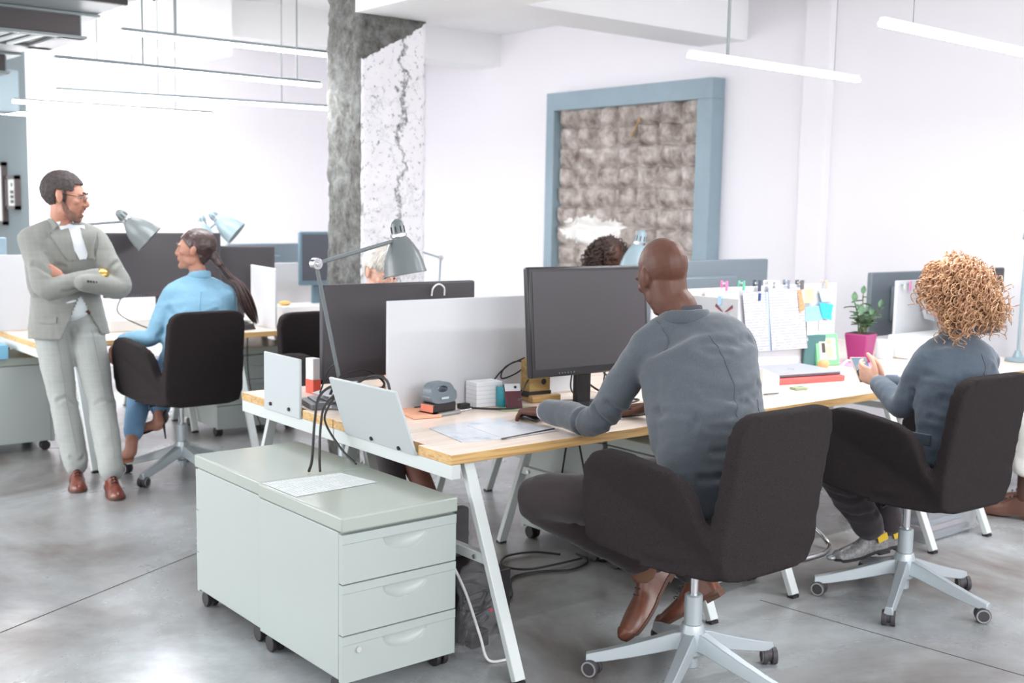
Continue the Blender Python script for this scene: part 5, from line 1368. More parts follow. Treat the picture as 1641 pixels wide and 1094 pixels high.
hair_cap(J['head'], Rm, 1.0, lambda x, y, z: z > (.06 if y > .05 else (.0 if y > .0 else -.075)), SHORTH, ed, thick=.008)
# ------------------------------------------------------------------ things on and under the desks
Z = TOPZ+.0005
def sheet(name, label, cat, q, m, th=.0012, group=None):
    mb = MB().add([*q, *[(x, y, z+th) for x, y, z in q]], [(3, 2, 1, 0), (4, 5, 6, 7), (0, 1, 5, 4), (1, 2, 6, 5), (2, 3, 7, 6), (3, 0, 4, 7)])
    return single(name, label, cat, mb, m, group)
def map_mat():
    m = mat('map_print', srgb(222, 226, 234), .12, spec=.7)
    nt, b, L = nodes(m)
    tc = nt.nodes.new('ShaderNodeTexCoord'); n = nt.nodes.new('ShaderNodeTexNoise'); n.inputs['Scale'].default_value = 9; n.inputs['Detail'].default_value = 9; n.inputs['Roughness'].default_value = .7
    L.new(tc.outputs['Object'], n.inputs['Vector'])
    r = nt.nodes.new('ShaderNodeValToRGB'); e = r.color_ramp.elements
    e[0].position = .34; e[0].color = (*srgb(190, 202, 220), 1); e[1].position = .52; e[1].color = (*srgb(240, 241, 247), 1)
    x = e.new(.42); x.color = (*srgb(226, 231, 240), 1)
    L.new(n.outputs['Fac'], r.inputs['Fac']); L.new(r.outputs['Color'], b.inputs['Base Color'])
    return m
MAP = map_mat()
sheet('map_sheet', 'glossy pale map sheet nearest the leaning end panel', 'map sheet', [(2.40, 3.24, Z), (2.60, 3.20, Z), (2.78, 3.57, Z), (2.45, 3.52, Z)], MAP)
sheet('map_sheet', 'glossy pale map sheet on top, by the bald man wrist', 'map sheet', [(2.56, 3.195, Z+.0015), (2.84, 3.215, Z+.0015), (2.80, 3.52, Z+.0015), (2.60, 3.48, Z+.0015)], MAP)
single('pencil', 'thin dark pencil along the front edge of the map sheets', 'pencil', MB().cyl((2.545, 3.195, Z+.004), (2.83, 3.235, Z+.004), .0035, n=6), BLACK)

# hole punch
t = thing('hole_punch', 'grey and black hole punch on the near desk before the tall divider', 'hole punch', (2.66, 3.754, Z), R(8))
k = dict(local=True)
MB().box2((-.078, -.055, 0), (.078, .055, .012)).build('base_plate', mat('punch_base', srgb(150, 150, 148), .5), t, bevel=.005, **k)
MB().box2((-.064, -.036, .012), (.064, .036, .052)).build('body', BLACKG, t, bevel=.006, **k)
MB().box2((-.068, -.034, .016), (-.063, .034, .046)).build('side_strip', mat('salmon_plastic', srgb(222, 130, 104), .5), t, **k)
hp = [(-.074, .05), (.074, .05), (.070, .075), (.052, .118), (.03, .130), (-.03, .130), (-.056, .118), (-.070, .08)]
hole = MB()
def ringpt(i, n, a, b, cx, cz): return (cx+a*math.cos(2*PI*i/n), cz+b*math.sin(2*PI*i/n))
n = 48; lv = MB(); vs = []
outer = []
for i in range(n):
    th = 2*PI*i/n; cx, cz = math.cos(th), math.sin(th); wdt = .064 if cz > 0 else .074
    outer.append((wdt*math.copysign(abs(cx)**.55, cx)*(1-.15*max(0, cz)), .090+.042*math.copysign(abs(cz)**.6, cz)))
inner = [ringpt(i, n, .028, .013, 0, .104) for i in range(n)]
for y in (-.038, .030):
    sh_ = lambda z: y+(.020 if y < 0 else .0)*(z-.05)/.08
    vs += [(x, sh_(z), z) for x, z in outer]+[(x, sh_(z), z) for x, z in inner]
fs = []
for i in range(n):
    j = (i+1) % n
    fs += [(i, j, n+j, n+i), (2*n+i, 3*n+i, 3*n+j, 2*n+j), (i, 2*n+i, 2*n+j, j), (n+i, n+j, 3*n+j, 3*n+i)]
lv.add(vs, fs); lv.build('lever', mat('punch_grey', srgb(106, 116, 124), .35), t, bevel=.003, **k)
MB().box2((-.02, -.0395, .066), (.02, -.036, .074)).build('badge', mat('badge_pale', srgb(190, 200, 205), .4), t, **k)
MB().tube([(.08, -.03, .006), (.17, -.02, .006), (.175, -.02, .03)], .002).build('paper_guide', ALU, t, **k)

single('note_pad', 'salmon orange note pad behind the hole punch', 'note pad', MB().box2((-.06, -.10, 0), (.06, .10, .012), Matrix.Translation((2.585, 3.79, Z)) @ Matrix.Rotation(R(-12), 4, 'Z')), mat('salmon_paper', srgb(240, 176, 144), .8), bevel=.002)
single('marker_pen', 'black marker lying at the foot of the tall divider', 'pen', MB().cyl((2.62, 3.868, Z+.008), (2.76, 3.866, Z+.008), .008, n=10), BLACK)
t = thing('paper_block', 'tall block of white note slips before the divider', 'paper block', (2.94, 3.82, Z), R(-4))
MB().box2((-.065, -.045, 0), (.065, .04, .105)).build('slips', mat('slip_paper', srgb(232, 232, 236), .8, var=(60, .05), stretch=(1, 1, 12)), t, bevel=.002, local=True)
ln = MB()
for i in range(5): ln.box2((-.0655, -.0458, .016+.018*i), (.0655, .0402, .0172+.018*i))
ln.build('slip_edges', mat('slip_shadow', srgb(190, 192, 198), .8), t, local=True)
t = thing('desk_pot', 'small turquoise pot beside the white slip block', 'pot', (2.99, 3.745, Z))
MB().lathe([(0, 0), (.028, 0), (.031, .004), (.033, .083), (.031, .087), (.029, .083), (.027, .006), (0, .006)]).build('pot', mat('turquoise_glaze', srgb(48, 142, 156), .35, var=(60, .12)), t, local=True)
single('felt_coaster', 'flat green pad under the turquoise pot', 'pad', MB().box2((-.06, -.05, 0), (.10, .05, .003), Matrix.Translation((2.985, 3.67, Z)) @ Matrix.Rotation(R(-30), 4, 'Z')), mat('sage_pad', srgb(160, 172, 140), .9))
t = thing('smartphone', 'dark red backed phone leaning by the bald man fingers', 'phone', (2.985, 3.665, Z), R(-20))
Mx = Matrix.Rotation(R(-24), 4, 'X')
MB().box2((-.036, -.004, 0), (.036, .004, .112), Mx).build('case', mat('maroon_case', srgb(86, 40, 50), .35), t, bevel=.003, local=True)
MB().box2((-.034, -.0052, .078), (.034, -.0038, .110), Mx).build('pale_band', mat('silver_band', srgb(206, 206, 210), .3), t, local=True)
MB().cyl(Mx @ V(.012, -.0075, .094), Mx @ V(.012, -.004, .094), .006, n=14).build('camera_lens', BLACKG, t, local=True)
single('stylus', 'slim black pen held beside the dark red phone', 'pen', MB().cyl((2.925, 3.575, .80), (2.972, 3.60, .792), .004, n=8), BLACK)
t = thing('computer_mouse', 'black mouse under the bald man hand', 'computer mouse', (2.868, 3.43, Z), R(6))
finish('mouse_shell', remesh(MB().limb([(0, -.045, .012), (0, 0, .020), (0, .045, .013)], [(.026, .010), (.030, .016), (.026, .010)], side=(1, 0, 0)), .003, 2), BLACKG, t)
t = thing('keyboard', 'black keyboard partly hidden behind the bald man arm', 'keyboard', (3.36, 3.33, Z), R(-8))
MB().box2((-.22, -.07, 0), (.22, .07, .016)).build('tray', BLACK, t, bevel=.004, local=True)
ky = MB()
for j in range(5):
    for i in range(15): ky.box((-.203+.029*i, -.052+.026*j, .019), (.023, .021, .008), taper=.85)
ky.build('keys', DKGREY, t, local=True)
t = thing('monitor_riser', 'wooden riser block with round holes at the monitor corner', 'riser', (3.21, 3.80, Z), R(-6))
MB().prism([(-.055, 0), (.055, 0), (.055, .20), (.035, .22), (-.055, .175)], -.035, .035, lambda u, v, q: (u, q, v)).build('block', wood_mat('golden_wood', srgb(150, 118, 66), srgb(190, 158, 100), (9, 30, 30)), t, bevel=.003, local=True)
h = MB(); h.cyl((.02, -.0365, .15), (.02, -.03, .15), .015, n=18); h.build('pale_hole', mat('pale_hole', srgb(226, 224, 222), .7), t, local=True)
MB().cyl((.02, -.0365, .085), (.02, -.03, .085), .013, n=18).build('dark_hole', BLACK, t, local=True)
MB().box2((-.058, -.038, .02), (.058, .038, .045)).build('dark_band', BLACK, t, local=True)
MB().box2((-.06, -.07, 0), (.09, -.034, .03)).build('wood_foot', WOODEDGE, t, bevel=.004, local=True)

def cable(label, pts, r=.004, m=CABLE, group='loose black cables'):
    return single('cable', label, 'cable', MB().tube(pts, r, seg=8, sub=7), m, group)
cable('black cable with a plug end from the hole punch to the phone', [(2.80, 3.80, Z+.008), (2.86, 3.73, Z+.006), (2.95, 3.665, Z+.005), (3.02, 3.66, Z+.005)], .0045)
single('cable_plug', 'black square plug lying right of the hole punch', 'plug', MB().box2((2.795, 3.785, Z), (2.845, 3.815, Z+.022)), BLACK, bevel=.004)
cable('black cable looping against the divider left of the wooden riser', [(3.02, 3.85, .84), (3.06, 3.85, .875), (3.13, 3.85, .91), (3.19, 3.84, .90), (3.14, 3.845, .86), (3.06, 3.85, .842), (3.08, 3.85, .89), (3.18, 3.84, .925)], .0035)
cable('black cable from the riser to the phone', [(3.25, 3.76, .87), (3.16, 3.78, .842), (3.10, 3.75, .80), (3.04, 3.72, .79)], .003)
cable('black cable drooping under the bald man monitor', [(3.36, 3.72, .90), (3.30, 3.66, .79), (3.38, 3.60, .752), (3.48, 3.66, .79), (3.56, 3.72, .90)], .0035)
cable('black cable bundled near the keyboard behind the bald man arm', [(3.33, 3.70, .89), (3.40, 3.62, .80), (3.46, 3.50, .752), (3.40, 3.44, .756), (3.52, 3.47, .76), (3.47, 3.54, .765), (3.60, 3.66, .78), (3.62, 3.80, .83)], .0045)

# behind the leaning panel
cable('left black cable hanging over the beam onto the cabinet', [(2.40, 3.98, .80), (2.30, 3.95, .86), (2.212, 3.93, .83), (2.15, 3.86, .74), (2.05, 3.70, .64), (2.012, 3.655, .607)], .0055, group='cables over the desk end')
cable('middle black cable hanging over the beam onto the cabinet', [(2.40, 3.95, .80), (2.31, 3.91, .85), (2.215, 3.89, .80), (2.16, 3.83, .73), (2.07, 3.68, .65), (2.045, 3.632, .607)], .005, group='cables over the desk end')
cable('right black cable slanting down to the cabinet back corner', [(2.38, 3.93, .79), (2.29, 3.90, .84), (2.215, 3.88, .78), (2.19, 3.84, .73), (2.20, 3.74, .65), (2.215, 3.66, .607)], .0045, group='cables over the desk end')
cable('thick black cable arching above the leaning panel', [(2.36, 4.02, .79), (2.40, 3.96, .86), (2.44, 3.90, .895), (2.40, 3.74, .90), (2.33, 3.60, .86), (2.30, 3.52, .80), (2.33, 3.50, .745)], .0055)
cable('black cable knotted at the foot of the grey arm lamp', [(2.36, 4.12, .78), (2.38, 4.08, .86), (2.46, 4.10, .885), (2.55, 4.12, .88), (2.62, 4.10, .82), (2.50, 4.06, .78), (2.42, 4.08, .84), (2.36, 4.06, .81)], .0055)
cable('black cable from the lamp joint foot to the panel corner', [(2.33, 4.16, .76), (2.345, 4.15, .82), (2.37, 4.13, .90), (2.395, 4.10, .93)], .0035)
cable('white cable arching over the wide monitor edge', [(2.93, 4.20, 1.18), (2.935, 4.195, 1.215), (2.965, 4.195, 1.232), (2.995, 4.195, 1.215), (3.0, 4.20, 1.18)], .004, WCABLE)
t = thing('document_tray', 'dark grey tray with loose papers between the two end panels', 'tray', (2.44, 4.16, Z), R(-14))
MB().box2((-.15, -.10, 0), (.15, .10, .022)).build('tray', mat('tray_grey', srgb(92, 94, 98), .5), t, bevel=.004, local=True)
MB().box2((-.12, -.085, .022), (.13, .085, .030)).build('lid', mat('tray_lid', srgb(150, 154, 160), .4), t, bevel=.003, local=True)
MB().box2((-.09, -.103, .005), (-.02, -.099, .017)).build('label_plate', mat('label_plate', srgb(200, 202, 204), .5), t, local=True)
for i, (dx, a) in enumerate(((.0, 8), (.02, -10), (-.02, 20))):
    sheet('loose_paper', ('lowest', 'middle', 'topmost')[i]+' loose white paper on the dark tray between the end panels', 'paper', [tuple(Matrix.Translation((2.43+dx, 4.15, Z+.0315+.010*i)) @ Matrix.Rotation(R(a), 4, 'Z') @ V(*p)) for p in ((-.09, -.065, 0), (.09, -.065, .002), (.10, .065, .02), (-.08, .06, .006))], PAPER, group='loose papers on the tray')
t = thing('carton', 'white and red carton behind the upright end panel', 'carton', (2.50, 4.50, Z), R(5))
MB().box2((-.02, -.03, .06), (.02, .03, .155)).build('white_half', PAPER, t, bevel=.002, local=True)
MB().box2((-.02, -.03, 0), (.02, .03, .0599)).build('red_half', mat('red_print', srgb(226, 88, 66), .5), t, local=True)
MB().box2((.021, -.015, .01), (.024, .012, .05)).build('barcode_patch', BLACK, t, local=True)
cols = [srgb(206, 108, 70), srgb(226, 218, 210), srgb(196, 82, 60), srgb(210, 120, 80)]
for i in range(4):
    single('magazine', ('lowest orange', 'second, pale', 'third, red', 'topmost orange')[i]+' magazine of the pile under the wide monitor', 'magazine', MB().box2((-.13, -.09, 0), (.13, .09, .014), Matrix.Translation((2.70+.01*i, 4.12-.004*i, Z+.0145*i)) @ Matrix.Rotation(R(-8+9*i), 4, 'Z')), mat('magazine_%s' % 'abcd'[i], cols[i], .4), 'magazines below the wide monitor', bevel=.002)
single('power_adapter', 'black power adapter among the cables behind the leaning panel', 'adapter', MB().box2((2.36, 3.96, Z), (2.44, 4.03, Z+.05)), BLACK, bevel=.008)
single('tissue', 'small crumpled white tissue among the cables behind the leaning panel', 'tissue', MB().lathe([(0, 0), (.03, .0), (.024, .04), (.004, .07), (0, .07)], Matrix.Translation((2.60, 4.03, Z)), n=7), PAPER)

# on the foreground cabinets
sheet('printed_sheet', 'printed sheet lying on the foreground cabinet lid', 'sheet of paper', [(1.806, 3.37, .6012), (2.14, 3.39, .6012), (2.105, 3.585, .6012), (1.80, 3.607, .6012)], PAGEFLAT, .001)

# on the desk with the laptop
t = thing('laptop', 'closed pale grey laptop lying on a red folder', 'laptop', (4.74, 3.60, Z), R(-12))
Mx = Matrix.Translation((0, 0, .030))
MB().box2((-.205, -.14, 0), (.205, .16, .009), Mx).build('base', mat('laptop_dark', srgb(84, 82, 90), .4), t, bevel=.003, local=True)
MB().box2((-.205, -.14, .010), (.205, .16, .018), Mx).build('lid', mat('laptop_lid', srgb(158, 160, 168), .4), t, bevel=.003, local=True)
MB().lathe([(.016, .0182), (.019, .0182), (.019, .0187), (.016, .0187)], Mx, loop=True).build('emblem_ring', mat('emblem_grey', srgb(140, 142, 152), .3), t, local=True)
single('folder', 'red folder under the closed laptop', 'folder', MB().box2((-.22, -.165, 0), (.215, .16, .028), Matrix.Translation((4.735, 3.60, Z)) @ Matrix.Rotation(R(-12), 4, 'Z')), mat('coral_red', srgb(232, 92, 88), .45), bevel=.004)
sheet('loose_paper', 'pale sheet behind the closed laptop, below the pinned pages', 'paper', [(4.62, 3.72, Z+.001), (5.06, 3.70, Z+.001), (5.08, 3.86, Z+.001), (4.64, 3.86, Z+.001)], PAPER)
t = thing('file_box', 'white file box beside the bald man right arm', 'box', (4.23, 3.37, Z), R(-10))
MB().prism([(-.05, 0), (.05, 0), (.05, .085), (-.05, .125)], -.06, .20, lambda u, v, q: (u, q, v)).build('shell', WHITE, t, bevel=.003, local=True)
MB().box2((-.045, -.0615, .004), (.048, -.0598, .008)).build('lower_gap', BLACK, t, local=True)
for i, c in enumerate((srgb(150, 160, 130), srgb(206, 206, 196))):
    single('sticky_pad', ('green grey pad at the front left of the red folder', 'pale pad tucked under the front edge of the red folder')[i], 'note pad', MB().box2((-.035, -.025, 0), (.035, .025, .012), Matrix.Translation((4.47+.05*i, 3.345+.012*i, Z)) @ Matrix.Rotation(R(-15-10*i), 4, 'Z')), mat('pad_%s' % 'ab'[i], c, .8), bevel=.002)
t = thing('book', 'green picture book leaning on the divider by the plant', 'book', (5.33, 3.80, Z), R(-16))
Mx = Matrix.Rotation(R(-12), 4, 'X')
MB().box2((-.075, -.01, 0), (.075, .01, .175), Mx).build('cover', mat('green_cover', srgb(120, 190, 136), .45), t, bevel=.002, local=True)
MB().box2((-.055, -.0118, .03), (.055, -.0098, .15), Mx).build('picture', mat('picture_pale', srgb(214, 226, 190), .5), t, local=True)
b_ = MB(); b_.ell(Mx @ V(.01, -.0115, .125), (.018, .002, .018)); b_.build('round_motif', mat('skin_motif', srgb(232, 170, 130), .5), t, local=True)
MB().box2((-.012, -.0125, .04), (.032, -.0112, .108), Mx).build('tall_motif', mat('orange_motif', srgb(236, 190, 150), .5), t, local=True)
MB().box2((-.040, -.0125, .07), (-.016, -.0112, .125), Mx).build('dark_motif', DKGREY, t, local=True)
single('book', 'thin dark teal book behind the green picture book', 'book', MB().box2((-.07, -.008, 0), (.07, .008, .17), Matrix.Translation((5.26, 3.845, Z)) @ Matrix.Rotation(R(-16), 4, 'Z')), mat('teal_cover', srgb(70, 110, 112), .5), bevel=.002)
single('stress_ball', 'orange ball at the foot of the green picture book', 'ball', MB().ell((5.18, 3.72, Z+.027), (.03, .03, .027)), mat('orange_ball', srgb(240, 160, 112), .6))
cable('white cable curling between laptop and plant', [(5.10, 3.62, Z+.005), (5.20, 3.63, Z+.02), (5.29, 3.64, Z+.05), (5.34, 3.62, Z+.02), (5.30, 3.52, Z+.005), (5.42, 3.45, Z+.005)], .005, WCABLE)
sheet('pink_paper', 'pink paper under the potted plant', 'paper', [(5.38, 3.62, Z), (5.70, 3.60, Z), (5.72, 3.86, Z), (5.42, 3.86, Z)], mat('pink_paper', srgb(238, 164, 204), .8))
t = thing('potted_plant', 'leafy green plant in a square magenta pot', 'potted plant', (5.60, 3.78, Z+.002), R(10))
def sq(r0, r1, z0, z1):
    return [(-r0, -r0, z0), (r0, -r0, z0), (r0, r0, z0), (-r0, r0, z0), (-r1, -r1, z1), (r1, -r1, z1), (r1, r1, z1), (-r1, r1, z1)]
MB().add(sq(.050, .070, 0, .165), [(3, 2, 1, 0), (0, 1, 5, 4), (1, 2, 6, 5), (2, 3, 7, 6), (3, 0, 4, 7), (4, 5, 6, 7)]).build('pot', mat('magenta_pot', srgb(156, 54, 110), .45), t, bevel=.008, local=True)
MB().add(sq(.062, .063, .160, .167), [(3, 2, 1, 0), (0, 1, 5, 4), (1, 2, 6, 5), (2, 3, 7, 6), (3, 0, 4, 7), (4, 5, 6, 7)]).build('soil', mat('soil', srgb(70, 56, 48), .95), t, local=True)
rg = random.Random(12); stm = MB(); tips = []
for i in range(7):
    a = rg.uniform(0, 6.28); r = rg.uniform(.05, .115) if i else .0; hh = rg.uniform(.10, .19) if i else .225
    p = [V(.02*math.cos(a), .02*math.sin(a), .16), V(r*.5*math.cos(a), r*.5*math.sin(a), .16+hh*.55), V(r*math.cos(a), r*math.sin(a), .16+hh)]
    stm.tube(p, .0035, seg=6, sub=5); tips.append(p)
stm.build('stems', mat('stem_green', srgb(96, 110, 70), .7), t, local=True)
LEAF = mat('leaf_green', srgb(76, 108, 78), .5, var=(30, .3)); nl = 0
for p in tips:
    for s_ in range(9):
        f = .28+.72*s_/8; c = p[0].lerp(p[1], f*2) if f < .5 else p[1].lerp(p[2], f*2-1)
        a = s_*2.4+rg.uniform(-.4, .4); el = rg.uniform(-.15, .75) if s_ < 8 else 1.2; L_ = rg.uniform(.045, .075)
        d = V(math.cos(a)*math.cos(el), math.sin(a)*math.cos(el), math.sin(el)); sd = d.cross(V(0, 0, 1)).normalized() if abs(d.z) < .95 else V(1, 0, 0); up_ = sd.cross(d)
        def leaf(u, v, off=0.): 
            wv = .30*L_*math.sin(PI*min(1, v*.98+.01))**.8*(1-.25*v)
            return tuple(c+d*(L_*v)+sd*(wv*(u-.5)*2)+up_*(abs(u-.5)*.012-.25*L_*v*v+off))
        if nl < 63:
            MB().grid(leaf, 4, 7, back=lambda u, v: leaf(u, v, -.0009)).build('leaf', LEAF, t, local=True)
        nl += 1
t = thing('paper_roll', 'short white roll standing right of the plant', 'paper roll', (5.90, 3.82, Z))
MB().lathe([(0, 0), (.05, 0), (.052, .003), (.052, .105), (.05, .108), (.02, .108), (.018, .10), (0, .10)]).build('roll', PAPER, t, local=True)
sheet('open_notebook', 'open white notebook before the low white box', 'notebook', [(5.42, 3.50, Z), (5.80, 3.46, Z), (5.95, 3.62, Z+.004), (5.60, 3.66, Z+.004)], PAPER, .012)
single('pen', 'blue grey pen lying beside the open notebook', 'pen', MB().cyl((5.17, 3.40, Z+.006), (5.28, 3.33, Z+.006), .006, n=10), mat('pen_blue', srgb(110, 126, 160), .35))
single('ruler', 'dark blue ruler at the right corner of the open notebook', 'ruler', MB().box2((5.68, 3.40, Z), (5.96, 3.425, Z+.004)), mat('ruler_blue', srgb(92, 108, 130), .4))
sheet('pink_paper', 'pink paper at the right end of the open notebook', 'paper', [(5.62, 3.30, Z), (6.05, 3.30, Z), (6.08, 3.42, Z), (5.65, 3.42, Z)], mat('pink_paper', srgb(238, 164, 204), .8))
# phone in the curly haired worker's hands
t = thing('smartphone', 'phone with a gold edge held by the curly haired worker', 'phone', (4.36, 2.925, .895), R(-32))
Mx = Matrix.Rotation(R(38), 4, 'X')
MB().box2((-.037, -.075, -.004), (.037, .075, .004), Mx).build('case', mat('gold_edge', srgb(200, 172, 140), .35, .3), t, bevel=.003, local=True)
MB().box2((-.034, -.070, .0035), (.034, .070, .0048), Mx).build('screen', mat('phone_glass', srgb(86, 104, 122), .12), t, local=True)

# pinned to the divider behind the laptop
YP = 3.868
def pinned(label, q, m, dy=0., name='pinned_page', cat='paper', group=None, curl=.0):
    a, b, c, d = q                                  # (x,z) corners: tl, tr, br, bl
    def f(u, v, o=0.):
        x = (a[0]*(1-u)+b[0]*u)*(1-v)+(d[0]*(1-u)+c[0]*u)*v; z = (a[1]*(1-u)+b[1]*u)*(1-v)+(d[1]*(1-u)+c[1]*u)*v
        return (x, YP-.003-dy-o-curl*(v*v)*(.4+u*.6), z)
    return single(name, label, cat, MB().grid(f, 6, 10, back=lambda u, v: f(u, v, -.0008)), m, group)
pinned('narrow printed page pinned on the divider, left of the pair above the laptop', [(4.655, 1.165), (4.845, 1.16), (4.885, .845), (4.715, .85)], PAGE, .002, group='pages pinned to the divider', curl=.01)
pinned('wide printed page pinned on the divider, right of the pair above the laptop', [(4.86, 1.178), (5.165, 1.178), (5.20, .84), (4.905, .845)], PAGE, .006, group='pages pinned to the divider', curl=.014)
pinned('blue edged sheet hanging between the two pinned pages', [(4.838, 1.16), (4.868, 1.16), (4.915, .84), (4.895, .84)], mat('blue_grey_paper', srgb(168, 180, 208), .7), .004)
pinned('orange sticky note high on the divider near the plant', [(5.16, 1.165), (5.255, 1.165), (5.255, 1.09), (5.16, 1.09)], mat('orange_note', srgb(252, 206, 148), .8), .004, 'sticky_note', 'sticky note', 'notes pinned to the divider', .008)
pinned('fringed brown strip left of the orange sticky note', [(5.105, 1.16), (5.135, 1.165), (5.165, 1.06), (5.125, 1.04)], mat('brown_strip', srgb(196, 142, 104), .8, var=(120, .4)), .010, 'paper_strip', 'paper', None, .01)
pinned('pale blue sticky note under the orange one', [(5.19, 1.065), (5.34, 1.07), (5.34, .99), (5.19, .985)], mat('blue_note', srgb(140, 212, 236), .8), .004, 'sticky_note', 'sticky note', 'notes pinned to the divider', .010)
pinned('strong blue sticky note folded beside the pale blue one', [(5.30, 1.09), (5.43, 1.07), (5.40, .985), (5.33, 1.0)], mat('cyan_note', srgb(62, 182, 222), .8), .012, 'sticky_note', 'sticky note', 'notes pinned to the divider', .014)
pinned('small white note under the blue sticky notes', [(5.20, .985), (5.30, .985), (5.30, .88), (5.205, .88)], PAPER, .010, 'sticky_note', 'sticky note', 'notes pinned to the divider', .01)
pinned('white note with pink edge at the divider right end', [(5.31, .985), (5.39, .985), (5.385, .90), (5.31, .90)], mat('pinkish_note', srgb(240, 216, 226), .8), .008, 'sticky_note', 'sticky note', 'notes pinned to the divider', .012)
pinned('pale card hanging at the top right end of the divider', [(5.30, 1.16), (5.44, 1.165), (5.44, 1.09), (5.33, 1.09)], mat('pale_card', srgb(216, 224, 232), .6), .004, 'sticky_note', 'sticky note', 'notes pinned to the divider', .006)
pinned('peach doodle note peeking over the grey side panel', [(4.36, 1.185), (4.45, 1.185), (4.45, 1.13), (4.37, 1.13)], mat('peach_note', srgb(250, 206, 176), .8), .004, 'sticky_note', 'sticky note', 'notes pinned to the divider')
pinned('white note with a pink pin on the clipped divider by the curly hair', [(6.32, 1.07), (6.44, 1.07), (6.46, .93), (6.36, .95)], PAPER, .004, 'sticky_note', 'sticky note', None, .02)
def clip(x, z, c, label, dy=0., h=.05, w_=.016, group='clips along the dividers'):
    t = thing('clip', label, 'clip', (x, YP+.004, z), R(random.uniform(-8, 8)), group)
    mm = mat('clip_%02x%02x%02x' % c, srgb(*c), .4)
    MB().box2((-w_/2, -.016, -h*.5), (w_/2, -.010, h*.5)).build('jaw', mm, t, bevel=.002, local=True)
    MB().box2((-w_/2, .018, -h*.5), (w_/2, .024, h*.5)).build('jaw', mm, t, bevel=.002, local=True)
    MB().cyl((-w_/2-.001, .004, .012), (w_/2+.001, .004, .012), .005, n=10).build('spring', ALU, t, local=True)
clip(4.525, 1.200, (232, 110, 160), 'pink clip on the divider right of the bald head')
clip(4.66, 1.198, (90, 170, 140), 'green clip on the divider edge, next after the pink one')
clip(4.785, 1.195, (62, 66, 84), 'dark clip at the top of the narrow pinned page', h=.06, w_=.024)
clip(4.792, 1.135, (50, 70, 120), 'dark blue clip hanging below the dark one', h=.04)
clip(4.875, 1.20, (238, 236, 234), 'white flower clip, left of the pair on the wide pinned page', w_=.03, h=.04)
clip(4.935, 1.195, (238, 236, 232), 'white flower clip, right of the pair on the wide pinned page', w_=.03, h=.04)
clip(5.03, 1.195, (120, 126, 140), 'grey clip at the right top of the wide pinned page')
clip(5.145, 1.19, (96, 92, 92), 'dark grey clip above the orange sticky note', w_=.03)
clip(5.365, 1.185, (196, 170, 150), 'beige clip at the divider right end')
clip(6.20, 1.155, (226, 130, 178), 'pink clip on the divider in front of the curly hair', h=.06)
clip(6.14, 1.15, (190, 206, 190), 'pale green clip at the left corner of that divider', h=.03)
clip(6.38, 1.075, (230, 110, 170), 'small pink pin clip in the middle of that divider', h=.02, w_=.03)
# winged sticker and clip on the grey side panel
t = thing('sticker', 'dark red sticker of two spread wings on the grey side panel', 'sticker', (4.226, 3.62, 1.10))
for s_ in (-1, 1):
    MB().prism([(.005*s_, -.015), (.05*s_, .022), (.055*s_, .008), (.02*s_, -.012)], 0, .002, lambda u, v, q: (4.225-q, 3.615+u, 1.115+v)).build('wing', mat('maroon_print', srgb(120, 50, 70), .6), t)
MB().box2((4.223, 3.58, 1.088), (4.225, 3.61, 1.091)).build('underline', DKGREY, t)
single('clip', 'small blue and white clip on the grey side panel top', 'clip', MB().box2((4.222, 3.632, 1.13), (4.244, 3.655, 1.175)), mat('clip_blue_white', srgb(150, 186, 214), .4), bevel=.002)

# rear desks
t = thing('drawer_box', 'small white desktop drawer box with a dark slot handle', 'drawer box', (4.0, 7.32, Z))
MB().box2((-.24, -.13, 0), (.20, .13, .125)).build('case', WHITE, t, bevel=.003, local=True)
MB().box2((-.235, -.136, .012), (.195, -.128, .118)).build('drawer', mat('white_front', srgb(228, 228, 230), .4), t, bevel=.002, local=True)
MB().prism([(-.085, .082), (.085, .082), (.06, .066), (-.06, .066)], -.1385, -.1345, lambda u, v, q: (u, q, v)).build('slot_handle', mat('slot_dark', srgb(52, 66, 62), .6), t, local=True)
single('tape_roll', 'orange yellow object on the white drawer box', 'tape', MB().ell((3.83, 7.30, Z+.140), (.045, .03, .016)), mat('amber_plastic', srgb(232, 186, 108), .5))
single('tablet', 'grey tablet lying before the white drawer box', 'tablet', MB().box2((-.07, -.06, 0), (.07, .06, .03), Matrix.Translation((3.80, 7.10, Z)) @ Matrix.Rotation(R(-10), 4, 'Z')), mat('tablet_grey', srgb(116, 128, 134), .4), bevel=.004)
t = thing('desk_phone', 'black desk phone with a white handset behind the ponytail end', 'phone', (3.36, 7.05, Z), R(15))
MB().box((0, 0, .02), (.18, .14, .04), taper=.85).build('base', BLACK, t, bevel=.005, local=True)
MB().tube([(-.09, 0, .05), (-.03, 0, .06), (.05, 0, .06), (.10, 0, .05)], .014, seg=10).build('handset', WHITE, t, local=True)
single('keyboard', 'grey keyboard at the left edge behind the standing man', 'keyboard', MB().box2((-.18, -.06, 0), (.18, .06, .02), Matrix.Translation((2.32, 7.80, Z)) @ Matrix.Rotation(R(4), 4, 'Z')), MIDGREY, bevel=.004)
single('desk_shelf', 'long pale shelf under the wide dark screen of the rear desk', 'monitor shelf', MB().box2((2.58, 7.28, Z), (3.42, 7.55, Z+.075)), mat('shelf_pale', srgb(206, 204, 200), .5), bevel=.004)
cable('black cable drooping from the wide dark screen of the rear desk', [(2.70, 7.33, 1.0), (2.62, 7.25, .88), (2.72, 7.2, .80), (2.86, 7.1, .745), (2.98, 7.08, .746)], .004)
cable('black cable running along the rear desk front', [(2.86, 7.2, .82), (2.95, 7.1, .75), (3.06, 7.06, .746), (3.15, 7.15, .75)], .004)
